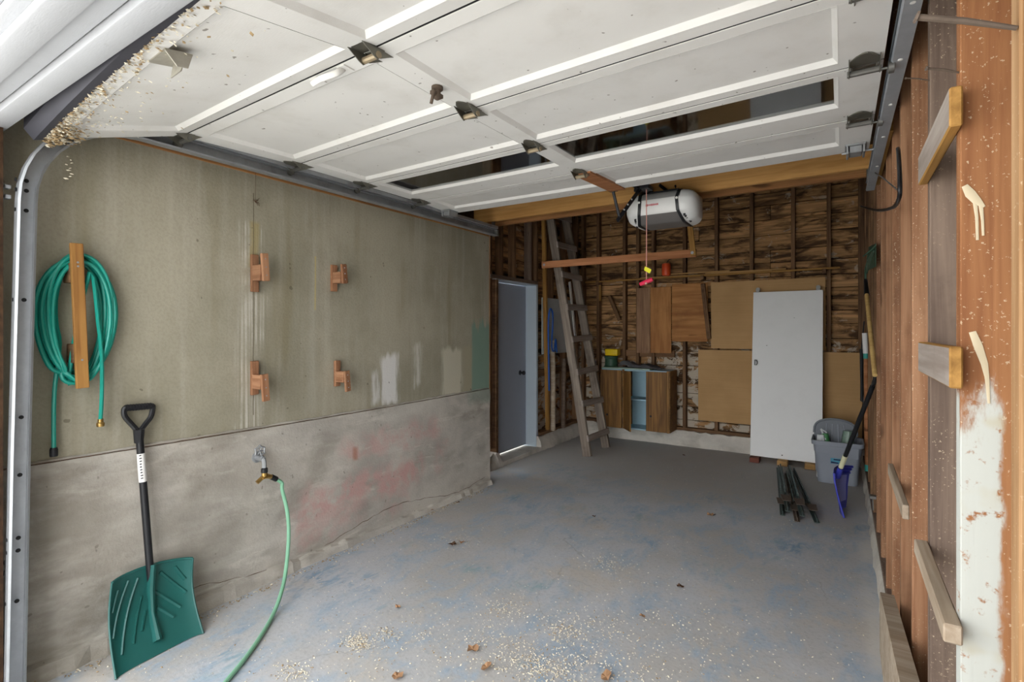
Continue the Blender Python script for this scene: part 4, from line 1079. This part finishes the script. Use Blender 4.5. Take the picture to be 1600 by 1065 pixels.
# ================================================================== fence posts on the floor
def post_(p0, p1, k, label):
    """T-section steel post: stem, studs along its face, anchor plate near its foot"""
    p0 = Vector(p0); p1 = Vector(p1); root = empty('fence_post', p1, label, 'post', 'steel posts on the floor')
    d = (p1 - p0).normalized(); s = Vector((d.y, -d.x, 0)).normalized(); up = s.cross(d).normalized(); up = up if up.z > 0 else -up
    b = BM(); w = .019
    for (a0, a1, h0, h1) in ((-w, w, .0, .006), (-.003, .003, .006, .034)):
        q = [p0 + s * a0 + up * h0, p0 + s * a1 + up * h0, p0 + s * a1 + up * h1, p0 + s * a0 + up * h1]; L = p1 - p0
        hexa(b, q + [x + L for x in q])
    obj('stem', b, M['post_green'] if k != 2 else M['rust'], root, smooth=False)
    b = BM(); n = 20
    for i in range(n):
        c = p0.lerp(p1, .03 + .72 * i / n) + up * .036
        hexa(b, [c - s * .006 - d * .012, c + s * .006 - d * .012, c + s * .006 + d * .012, c - s * .006 + d * .012] + [x + up * .010 for x in (c - s * .006 - d * .008, c + s * .006 - d * .008, c + s * .006 + d * .008, c - s * .006 + d * .008)])
    o = obj('stud_row', b, M['post_green'], root, smooth=False); o['kind'] = 'stuff'
    b = BM(); c = p0.lerp(p1, .78)
    prism(b, [c - s * .040 + up * .036, c + s * .040 + up * .036, c + s * .030 + d * .16 + up * .036, c - s * .030 + d * .16 + up * .036], up * .004)
    obj('anchor_plate', b, M['rust'], root, smooth=False)
FZ = .004
for k, (a, c, l, zz) in enumerate((((1216, 731), (1223, 805), 'dark steel fence post lying leftmost on the floor', .0), ((1219, 736), (1231, 807), 'second steel fence post from the left on the floor', .043),
                                  ((1229, 740), (1246, 815), 'rusty-ended steel fence post in the middle of the pile', .0), ((1233, 738), (1254, 815), 'steel fence post lying on the rusty-ended one, fourth from the left', .043), ((1240, 736), (1277, 817), 'rightmost steel fence post of the pile on the floor', .0))):
    p = P(*a, Z=FZ); q = P(*c, Z=FZ); p.z += zz; q.z += zz
    post_(p, q, k, l)
c = P(1249, 784, Z=.02); b = BM(); husk(b, c, .045, rg=random.Random(1)); o = obj('dry_leaf', b, M['rust_red'], smooth=False); tag(o, 'rust red dry leaf caught among the steel fence posts', 'leaf', 'dry leaves')

# ================================================================== tools in the right corner
sh = empty('snow_shovel', P(1318, 808, Z=0), 'blue bladed snow shovel with black shaft leaning on the right wall', 'shovel')
nb = [P(1303, 739, Y=4.86), P(1304, 750, Y=4.86), P(1308, 770, Y=4.86), P(1314, 792, Y=4.86), P(1319, 808, Y=4.86)]
nb[-1].z = .004
W = Vector((.135, .36, 0))
def blade(s, t):
    k = t * 4; i = min(3, int(k)); p = nb[i].lerp(nb[i + 1], k - i)
    curve = -.045 * math.sin(s * PI) * (1 - .25 * t)
    return p + W.lerp(Vector((.015, .30, 0)), t) * s + Vector((curve, curve * -.3, .018 * math.sin(s * PI) * (1 - t)))
b = BM(); sheet(b, blade, 10, 12, (-.004, -.002, .001)); bl_ = obj('blade', b, M['shovel_blue'], sh)
b = BM(); sheet(b, lambda s, t: blade(.10 + s * .8, .30 + t * .5) + Vector((.006, -.003, .001)), 8, 5, (-.001, 0, 0)); obj('worn_face', b, M['shovel_blue_worn'], bl_)
b = BM()
for t in (.06, .16, .27): tube(b, [blade(s / 8, t) + Vector((.004, 0, .002)) for s in range(9)], .007, 6)
tube(b, [blade(0, t / 8) for t in range(9)], .007, 6); split('rib', b, M['shovel_blue'], bl_)
s0 = P(1309, 742, Y=4.98); s1 = P(1363.5, 603, X=.188)
b = BM(); tube(b, [s0, s1], .0165, 10); sf = obj('shaft', b, M['black_plastic'], sh)
b = BM(); q0 = s0.lerp(s1, .10); q1 = s0.lerp(s1, .24); tube(b, [q0, q1], .0185, 10); obj('sticker', b, M['paper_cream'], sf)
b = BM(); tube(b, [s0 - (s1 - s0) * .02, s0.lerp(s1, .09)], [.026, .020], 10); obj('socket', b, M['shovel_blue'], sh)
b = BM(); p = s1; d = (s1 - s0).normalized(); tube(b, spline([p, p + d * .05 + Vector((-.0, .05, 0)), p + d * .12 + Vector((0, .055, 0)), p + d * .13, p + d * .12 - Vector((0, .055, 0)), p + d * .05 - Vector((0, .05, 0)), p], 4), .012, 8); obj('grip', b, M['black_plastic'], sh)

rk2 = empty('garden_rake', P(1355, 400, X=.15), 'garden rake with dark green head and yellow wooden handle hung on the right wall', 'rake')
h0 = P(1354, 458, X=.163); h1 = P(1367, 586, X=.182)
b = BM(); tube(b, [h0, h0.lerp(h1, .5), h1], .0145, 8); obj('handle', b, M['handle_wood'], rk2)
n0 = P(1352.5, 437, X=.161); b = BM(); tube(b, [h0 + (h0 - h1) * -.02, n0], [.019, .012], 8); obj('ferrule', b, M['black_plastic'], rk2)
b = BM(); hd = P(1366, 392, X=.182); tube(b, spline([n0, P(1353, 420, X=.162), P(1357, 405, X=.17), hd], 4), .008, 6)
for k in range(7):
    s = k / 6; a = P(1353, 432, X=.162); c = P(1356 + 12 * s, 384 + 10 * (1 - s), X=.168 + .016 * s); tube(b, [a.lerp(hd, .15), a.lerp(c, .6), c, c + Vector((-.03, .0, -.03))], .005, 5)
sheet(b, lambda s, t: P(1357 + 11 * s, 386 + 36 * t - 6 * s, X=.17 + .015 * s), 4, 4, (.003, 0, 0)); obj('head', b, M['bin_green'], rk2)
pl = empty('broom', P(1355, 738, Y=6.05), 'orange-brown broomstick with teal tip standing in the corner behind the tote', 'broom')
p0 = P(1355, 736, Y=6.05); p1 = P(1353, 560, Y=6.05); p2 = P(1351, 520, Y=6.05)
b = BM(); tube(b, [p0.lerp(p1, .06), p1], .020, 10); obj('stick', b, M['fir_red'], pl)
b = BM(); tube(b, [p0, p0.lerp(p1, .06)], .021, 10); obj('tip', b, M['teal'], pl)
b = BM(); tube(b, [p1, p1.lerp(p2, .2)], .022, 10); obj('band', b, M['teal'], pl)
b = BM(); tube(b, [p1.lerp(p2, .2), p2], .022, 10); obj('label', b, M['paper'], pl)
b = BM(); tube(b, [P(1346, 545, Y=6.35), P(1347, 600, Y=6.35), P(1347, 626, Y=6.35)], .016, 8); tube(b, [P(1347, 626, Y=6.35), P(1350, 628, Y=6.3), P(1350, 620, Y=6.3)], .010, 6); o = obj('black_tool_shaft', b, M['black_plastic']); tag(o, 'slim black tool shaft hanging beside the right cardboard sheet', 'tool')
b = BM(); tube(b, [P(1346, 545, Y=6.35), P(1345, 520, Y=6.35) + Vector((.03, .06, .12))], .006, 6); obj('hanging_loop', b, M['black_plastic'], o)
c = P(1361, 776, X=.17); b = BM(); bbox(b, c.x - .01, c.x + .03, c.y - .02, c.y + .03, c.z - .01, c.z + .012, .004); tube(b, [(c.x + .01, c.y, c.z), (c.x + .012, c.y, c.z - .09)], .004, 6); o = obj('metal_hook', b, M['steel_dark']); tag(o, 'small metal hook low on the right wall beyond the blue shovel', 'hook')

# ================================================================== pieces nailed to the right wall
def nailed(name, y0, y1, zc, h, th, mat, label, xb=XS, gap=.001, dz=0):
    x = xb - gap - th / 2
    return tag(board(name, (x, y0, zc), (x, y1, zc + dz), h, th, (0, 0, 1), M[mat], None, .003), label, 'board', 'boards nailed across the studs')
n1 = nailed('nailed_board', 1.312, 1.80, 1.938, .078, .021, 'greyboard', 'board nailed across the near studs high up, at the top right')
n2 = nailed('nailed_board', 1.312, 1.80, 1.426, .082, .021, 'greyboard', 'white-washed short board nailed across the near studs at eye height')
o = nailed('nailed_board', 1.312, 1.80, .902, .038, .030, 'paleboard', 'narrow pale stick nailed across the near studs below the white paint')
for q in (n1, n2):
    q.data.materials.append(M['fir_yellow'])
    for pg in q.data.polygons: pg.material_index = 0 if pg.normal.y > .9 else 1
nailed('nailed_board', 2.25, 2.92, .862, .05, .020, 'paleboard', 'small grey stick nailed low on the farther studs')
b = BM(); prism(b, [(.138, .75, .118), (.138, .75, .66), (.138, 2.68, .385), (.138, 2.72, .36), (.138, 2.72, .118)], (.048, 0, 0)); pk = obj('standing_plank', b, M['paleboard'], smooth=False); tag(pk, 'grey plank with a sloping top edge standing on the kerb of the right wall', 'plank')
def spike(y, u0, u1, v0, v1, r, label, g='nails in the studs'):
    a = P(u1, v1, Y=y); c = P(u0, v0, X=a.x - .001) if False else P(u0, v0, Y=y - .02)
    b = BM(); d = (c - a).normalized(); tube(b, [a, a.lerp(c, .5) + Vector((0, 0, .002)), c], [r * .7, r, r], 8); tube(b, [c, c + d * .003], [r * 1.9, r * 1.7], 8)
    o = obj('long_nail', b, M['rust']); tag(o, label, 'nail', g)
spike(.95, 1434, 1589, 27, 44, .0045, 'thick rusty spike sticking out of the nearest stud at top right')
spike(1.36, 1449, 1502, 107, 114, .0026, 'thin rusty nail in the near stud beside the topmost board')
spike(1.78, 1416, 1454, 122, 126, .0018, 'faint thin nail in the stud next to the door track')
b = BM(); pts = [P(1403, 232, X=.186), P(1404, 240, X=.180), P(1406, 285, X=.17), P(1404, 312, X=.17), P(1392, 325, X=.17), P(1368, 328, X=.17), P(1345, 322, X=.15)]
tube(b, spline(pts, 6), .007, 8); o = obj('black_cable', b, M['black_plastic']); tag(o, 'black cable bent in an L along the right wall below the track', 'cable')
b = BM(); tube(b, [P(1404, 298, X=.18), P(1380, 278, X=.16), P(1368, 270, X=.15)], .003, 6); o = obj('thin_wire', b, M['steel_dark']); tag(o, 'thin wire running from the right stud to the track end', 'wire')

# ================================================================== left wall: hose on its rack
xw = -2.896
ra_ = P(119, 380, X=-2.81); rb_ = P(129, 606, X=-2.81)
rack = empty('hose_rack', (-2.9, ra_.y, 1.56), 'upright cedar board stood off the wall holding the coiled teal hose', 'rack')
hd_ = board('front_board', ra_, rb_, .045, .02, (0, 1, 0), M['rack'], rack, .002)
for v in (426, 552):
    c = at_row(rb_, ra_, v); board('spacer', (xw, c.y - .005, c.z), (-2.821, c.y - .005, c.z), .085, .04, (0, 0, 1), M['stud_dark'], rack, .003)
b = BM()
for v in (410, 416, 562):
    c = at_row(rb_, ra_, v); lathe(b, (c.x + .010, c.y, c.z), [(.005, -.001), (.004, .002)], 8, 'x')
split('nail_head', b, M['galv'], rack)
hs = empty('garden_hose', (-2.86, ra_.y, 1.5), 'coiled teal garden hose hanging on the cedar rack with two loose ends', 'hose')
b = BM(); pts = []; rr = random.Random(8); N = 13
cy0, cz0 = .872, 1.555
e1 = P(84, 700, X=-2.865)
pts += [e1, P(84, 640, X=-2.865), P(86, 600, X=-2.867)]
for k in range(N):
    ry_ = .084 + .062 * ((k * 5) % N) / N + rr.uniform(-.004, .004); rz_ = .255 + .030 * ((k * 4) % N) / N; oy = rr.uniform(-.012, .010); ox = -2.878 + .044 * ((k * 7) % N) / N
    for q in range(18):
        a = -2.3 - 2 * PI * q / 18
        if k == 0 and q == 0: continue
        pts.append(Vector((ox + rr.uniform(-.002, .002), cy0 + oy + ry_ * math.cos(a) * (1 + .12 * math.sin(a)), cz0 + rz_ * math.sin(a) - .01 * (k % 3))))
pts += [P(140, 425, X=-2.825), P(153, 500, X=-2.825), P(159, 560, X=-2.83), P(159, 620, X=-2.84), P(157, 655, X=-2.85)]
e2 = pts[-1]
tube(b, spline(pts, 3), .0098, 8, True, 0, .85); obj('coil', b, M['hose_teal'], hs)
b = BM(); lathe(b, e1 + Vector((0, 0, -.035)), [(.014, 0), (.015, .006), (.015, .03), (.012, .038)], 12); obj('coupling', b, M['black_metal'], hs)
b = BM(); lathe(b, e2 + Vector((0, 0, -.032)), [(.014, 0), (.0155, .004), (.0155, .016), (.011, .02), (.011, .034)], 12); obj('coupling', b, M['brass'], hs)

# wall brackets
def wall_bracket(u, v0, v1, up, label, lean=.012):
    """plate on the wall, arm standing out, outer plate; up: outer plate rises (True) or drops"""
    a = P(u, v0, X=xw); c = P(u, v1, X=xw); zc = (a.z + c.z) / 2; h = a.z - c.z
    root = empty('wall_bracket', (xw, a.y, zc), label, 'bracket', 'wooden brackets on the plaster wall')
    board('wall_plate', (xw + .011, a.y, c.z), (xw + .011, a.y, a.z), .042, .022, (0, 1, 0), M['bracket'], root, .002, .001, int(u))
    az = zc + (.0 if up else -.02)
    board('arm', (xw + .020, a.y, az), (xw + .098, a.y, az), h * .42, .038, (0, 0, 1), M['bracket'], root, .002, .001, int(u) + 1)
    oz0, oz1 = (az - h * .22, az + h * .50) if up else (az - h * .56, az + h * .24)
    board('outer_plate', (xw + .108, a.y + lean, oz0), (xw + .108, a.y, oz1), .040, .018, (0, 1, 0), M['bracket'], root, .002, .001, int(u) + 2)
    b = BM()
    for t in (.2, .5, .8): lathe(b, (xw + .118, a.y + lean * (1 - t), oz0 + (oz1 - oz0) * t), [(.0045, -.002), (.003, .002)], 6, 'x')
    split('nail_head', b, M['galv'], root)
wall_bracket(396, 398, 456, True, 'upper left wooden bracket on the plaster wall')
wall_bracket(520, 414, 455, True, 'upper right wooden bracket on the plaster wall')
wall_bracket(396, 564, 616, False, 'lower left wooden bracket, above the tap')
wall_bracket(525, 563, 603, False, 'lower right wooden bracket on the plaster wall')
# cobweb knot of twigs on the wall joint
b = BM(); c = P(399, 316, X=-2.893); rr = random.Random(6)
for k in range(14):
    d = Vector((rr.uniform(.0, .5), rr.uniform(-1, 1), rr.uniform(-1, 1))).normalized() * rr.uniform(.012, .035); tube(b, [c, c + d * .5 + Vector((.003, 0, .004)), c + d], .0012, 4)
tube(b, [c, c + Vector((0, .001, .17))], .0012, 4)
o = obj('twig_nest', b, M['leaf_dark']); tag(o, 'small knot of twigs and web on the wall joint above the brackets', 'nest')

# tap with pale green hose
tp = P(401, 722, X=-2.884)
tap = empty('water_tap', tp, 'brass and steel tap on the concrete wall with a pale hose screwed on', 'tap')
ux_ = Vector((1, 0, 0))
b = BM(); lathe(b, (-2.888, tp.y, tp.z + .03), [(.03, 0), (.032, .008), (.016, .012), (.016, .05), (.018, .06), (.014, .075)], 12, 'x'); tube(b, spline([(-2.83, tp.y, tp.z + .03), (-2.81, tp.y, tp.z + .02), (-2.805, tp.y, tp.z - .02)], 4), .013, 8); obj('pipe', b, M['galv'], tap)
b = BM(); hc = Vector((-2.83, tp.y - .012, tp.z + .075)); cyl(b, (-2.83, tp.y, tp.z + .035), hc, .006, 8)
tube(b, [hc + Vector((0, .028 * math.cos(a), .028 * math.sin(a))) * (1.15 if k % 2 else .9) for k, a in enumerate([2 * PI * i / 12 for i in range(13)])], .006, 6)
for k in range(3): a = k * PI / 3; cyl(b, hc + Vector((0, .027 * math.cos(a), .027 * math.sin(a))), hc - Vector((0, .027 * math.cos(a), .027 * math.sin(a))), .004, 6)
obj('tap_wheel', b, M['galv'], tap)
b = BM(); lathe(b, (-2.805, tp.y, tp.z - .05), [(.014, 0), (.019, .004), (.019, .024), (.014, .03)], 10); obj('collar', b, M['black_plastic'], tap)
b = BM(); s0 = Vector((-2.805, tp.y, tp.z - .055)); cyl(b, s0 + Vector((0, 0, .01)), s0 + Vector((0, 0, -.02)), .016, 10); cyl(b, s0 + Vector((0, -.045, -.04)), s0 + Vector((0, .0, -.01)), .012, 8); cyl(b, s0 + Vector((0, .0, -.008)), s0 + Vector((0, .045, -.03)), .014, 8); cyl(b, s0 + Vector((.02, -.02, -.02)), s0 + Vector((.02, .02, -.02)), .005, 6); obj('splitter', b, M['brass'], tap)
hp0 = s0 + Vector((0, .045, -.03)); hp1 = s0 + Vector((0, .075, -.05)); b = BM(); cyl(b, hp0 - Vector((0, .004, -.003)), hp1, .0155, 10); obj('coupling', b, M['black_plastic'], tap)
gh = empty('garden_hose', hp1, 'pale green hose hanging from the tap and running over the floor', 'hose')
FL = .0115
pts = [hp1, hp1 + Vector((.008, .03, -.03)), P(441, 765, X=-2.78), P(449, 800, X=-2.74), P(451, 840, X=-2.69), P(446, 895, X=-2.645)]
pts += [P(438, 930, Z=FL + .05), P(425, 963, Z=FL + .005), P(405, 997, Z=FL), P(380, 1032, Z=FL), P(352, 1066, Z=FL), P(318, 1110, Z=FL), P(280, 1170, Z=FL)]
b = BM(); tube(b, spline(pts, 8), .0105, 10); obj('hose', b, M['hose_green'], gh)

# green snow shovel
g0 = P(178, 1058, Z=.004); g1 = P(314, 987, Z=.004); up1 = P(172, 908, X=-2.79); up2 = P(298, 870, X=-2.81)
gs = empty('snow_shovel', (g0 + g1) / 2, 'dark green snow shovel with black shaft standing against the concrete wall', 'shovel')
def gb(s, t):
    bot = g0.lerp(g1, s); top = up1.lerp(up2, s); p = bot.lerp(top, t)
    bow = -.050 * math.sin(t * PI) - .02 * math.sin(s * PI) * t
    edge = .022 * (abs(2 * s - 1) ** 6)
    return p + Vector((bow + edge, 0, .012 * math.sin(s * PI) * (t > .98)))
b = BM(); sheet(b, gb, 16, 12, (-.004, 0, 0)); gbl = obj('blade', b, M['shovel_green'], gs)
b = BM()
for (s0_, t0_, s1_, t1_) in ((.10, .86, .04, .62), (.22, .93, .03, .35), (.34, .92, .10, .16), (.40, .66, .25, .20), (.56, .66, .84, .36), (.57, .46, .74, .28), (.62, .90, .93, .52), (.80, .92, .93, .70), (.44, .48, .36, .28)):
    tube(b, [gb(s0_ + (s1_ - s0_) * k / 6, t0_ + (t1_ - t0_) * k / 6) + Vector((.001, 0, 0)) for k in range(7)], .0085, 6, True, 0, .6)
tube(b, [gb(s / 16, 1.0) for s in range(17)], .006, 6); tube(b, [gb(0, s / 12) for s in range(13)], .005, 6); tube(b, [gb(1, s / 12) for s in range(13)], .005, 6)
split('rib', b, M['shovel_green'], gbl)
ga = P(231, 890, X=-2.80); gt = P(217, 672, X=-2.855)
b = BM(); tube(b, [gb(.5, 1.02) + Vector((.008, 0, 0)), gb(.5, .72) + Vector((.006, 0, 0)), gb(.5, .42) + Vector((.002, 0, 0)), gb(.5, .12) + Vector((.0, 0, 0))], [.024, .024, .018, .028], 10, True, 0, .7); obj('socket', b, M['shovel_green'], gs)
b = BM(); tube(b, [gb(.5, .82) + Vector((.010, 0, 0)), gt], .0165, 12); gsh = obj('shaft', b, M['black_plastic'], gs)
s_a = P(219, 708, X=-2.83); s_b = P(222, 752, X=-2.83)
pa_ = at_row(gb(.5, .82) + Vector((.010, 0, 0)), gt, 708); pb_ = at_row(gb(.5, .82) + Vector((.010, 0, 0)), gt, 752)
b = BM(); tube(b, [pa_, pb_], .0172, 12); stk = obj('sticker', b, M['paper'], gsh)
b = BM(); rr = random.Random(12)
for k in range(9):
    c = pa_.lerp(pb_, .06 + .1 * k); w = rr.uniform(.003, .007); c = c + Vector((.0135, -.0105, 0)); tube(b, [c + Vector((-.002, -w * .2, 0)), c + Vector((.003, w, .002))], .003, 4)
obj('print', b, M['ink'], stk)['kind'] = 'stuff'
b = BM(); ga_ = P(194, 640, X=-2.87); gb_ = P(239, 635, X=-2.87); tpz = gt
ctrl = [tpz + Vector((0, 0, -.01)), P(205, 662, X=-2.865), P(195, 650, X=-2.868), ga_, P(197, 636, X=-2.87)]
tube(b, spline(ctrl, 5), .012, 8); ctrl = [tpz + Vector((0, 0, -.01)), P(228, 661, X=-2.865), P(236, 650, X=-2.868), gb_, P(236, 634, X=-2.87)]
tube(b, spline(ctrl, 5), .012, 8); tube(b, [P(195, 637, X=-2.87), P(239, 634, X=-2.87)], .0145, 10); tube(b, [tpz + Vector((0, 0, .005)), tpz + Vector((0, 0, -.06))], [.024, .019], 10); grp = obj('grip', b, M['black_plastic'], gs)
b = BM(); a_ = P(199, 637, X=-2.87); c_ = P(235, 634, X=-2.87)
for k in range(9): q = a_.lerp(c_, k / 8); d = (c_ - a_).normalized(); tube(b, [q - d * .0025, q + d * .0025], .0165, 10)
split('grip_ridge', b, M['black_metal'], grp)

# ================================================================== litter on the floor
b = BM(); rr = random.Random(40)
def scatter(cx, cy, sx, sy, n, r0=.003, r1=.0065):
    for _ in range(n):
        x = rr.gauss(cx, sx); y = rr.gauss(cy, sy)
        if -2.80 < x < .14 and .66 < y < 6.6: husk(b, (x, y, .003), rr.uniform(r0, r1), mi=rr.choice((0, 0, 0, 0, 1)))
for _ in range(2600):
    y = .7 + 5.2 * rr.random() ** 1.9; x = rr.uniform(-2.75, .1)
    husk(b, (x, y, .003), rr.uniform(.0025, .006), mi=rr.choice((0, 0, 0, 0, 1)))
for (u, v, sx, sy, n) in ((560, 1003, .05, .035, 330), (605, 990, .05, .02, 90), (850, 1045, .10, .07, 520), (800, 1020, .16, .12, 420), (880, 985, .06, .05, 200), (920, 975, .12, .10, 200), (790, 950, .10, .08, 200), (460, 1050, .05, .04, 160), (950, 880, .08, .07, 150), (720, 845, .10, .08, 90), (620, 1010, .2, .2, 300), (960, 1050, .15, .12, 350), (1080, 1000, .2, .2, 250)):
    c = P(u, v, Z=0); scatter(c.x, c.y, sx, sy, n)
for _ in range(500):   # swept along the foot of the wall
    husk(b, (-2.83 + abs(rr.gauss(0, .03)), rr.uniform(.8, 4.0), .004), rr.uniform(.004, .009), mi=rr.choice((0, 1, 1)))
o = obj('seed_litter', b, [M['seed'], M['seed_tan']], None, smooth=False); tag(o, 'pale seed husks scattered over the garage floor', 'litter', None, 'stuff')
def leaf(u, v, r, m, label):
    c = P(u, v, Z=.006); q = random.Random(int(u * 7 + v)); b = BM(); a0 = q.uniform(0, 2 * PI); n = 9
    ctr = b.verts.new(c + Vector((0, 0, .004))); rim = []
    for k in range(n):
        a = 2 * PI * k / n; rad = r * q.uniform(.55, 1.1) * (1 + .25 * math.cos(2 * a))
        rim.append(b.verts.new(c + Vector((rad * math.cos(a + a0), rad * math.sin(a + a0), q.uniform(0, .7) * r))))
    for k in range(n): b.faces.new((ctr, rim[k], rim[(k + 1) % n]))
    o = obj('dry_leaf', b, M[m], smooth=False); tag(o, label, 'leaf', 'dry leaves')
for (u, v, r, m, l) in ((739, 1016, .030, 'leaf', 'tan curled leaf on the floor near the bottom edge, centre'), (761, 1043, .028, 'leaf', 'tan folded leaf just right of the nearest centre leaf'), (620, 1058, .026, 'leaf', 'pale brown leaf at the bottom edge beside the hose side husks'),
                        (947, 1058, .028, 'leaf', 'light brown leaf at the bottom edge right of centre'), (621, 948, .020, 'leaf', 'small tan leaf on the floor above the husk heap'), (706, 851, .035, 'leaf_dark', 'dark brown leaf clump on the floor before the concrete wall'),
                        (722, 847, .025, 'leaf', 'brown leaf at the right of the dark leaf clump'), (546, 850, .024, 'leaf_dark', 'brown leaf at the foot of the concrete wall'), (675, 797, .022, 'leaf', 'tan leaf at the foot of the wall below the pink stains'), (716, 785, .022, 'leaf_dark', 'dark leaf near the far end of the concrete wall foot'),
                        (1112, 805, .034, 'leaf', 'tan leaf on the floor left of the steel posts'), (928, 807, .022, 'leaf_dark', 'small dark leaf in the middle of the floor'), (1063, 917, .024, 'leaf_dark', 'small black-brown leaf on the blue floor right of centre'), (1068, 711, .022, 'leaf_dark', 'tiny dark leaf on the floor before the back wall'),
                        (92, 1048, .035, 'leaf_dark', 'reddish dark leaf left of the green shovel'), (1003, 962, .02, 'leaf', 'small leaf on the floor near the right seed scatter')):
    leaf(u, v, r, m, l)
# twigs and fluff at the foot of the left track
b = BM(); rr = random.Random(3); c = P(60, 1052, Z=.01)
for k in range(40): husk(b, c + Vector((rr.gauss(0, .03), rr.gauss(0, .03), abs(rr.gauss(0, .015)))), rr.uniform(.006, .014), mi=rr.choice((0, 1)), rg=rr)
o = obj('husk_heap', b, [M['seed'], M['seed_tan']], smooth=False); tag(o, 'little heap of fluff and husks at the foot of the left track', 'litter', None, 'stuff')
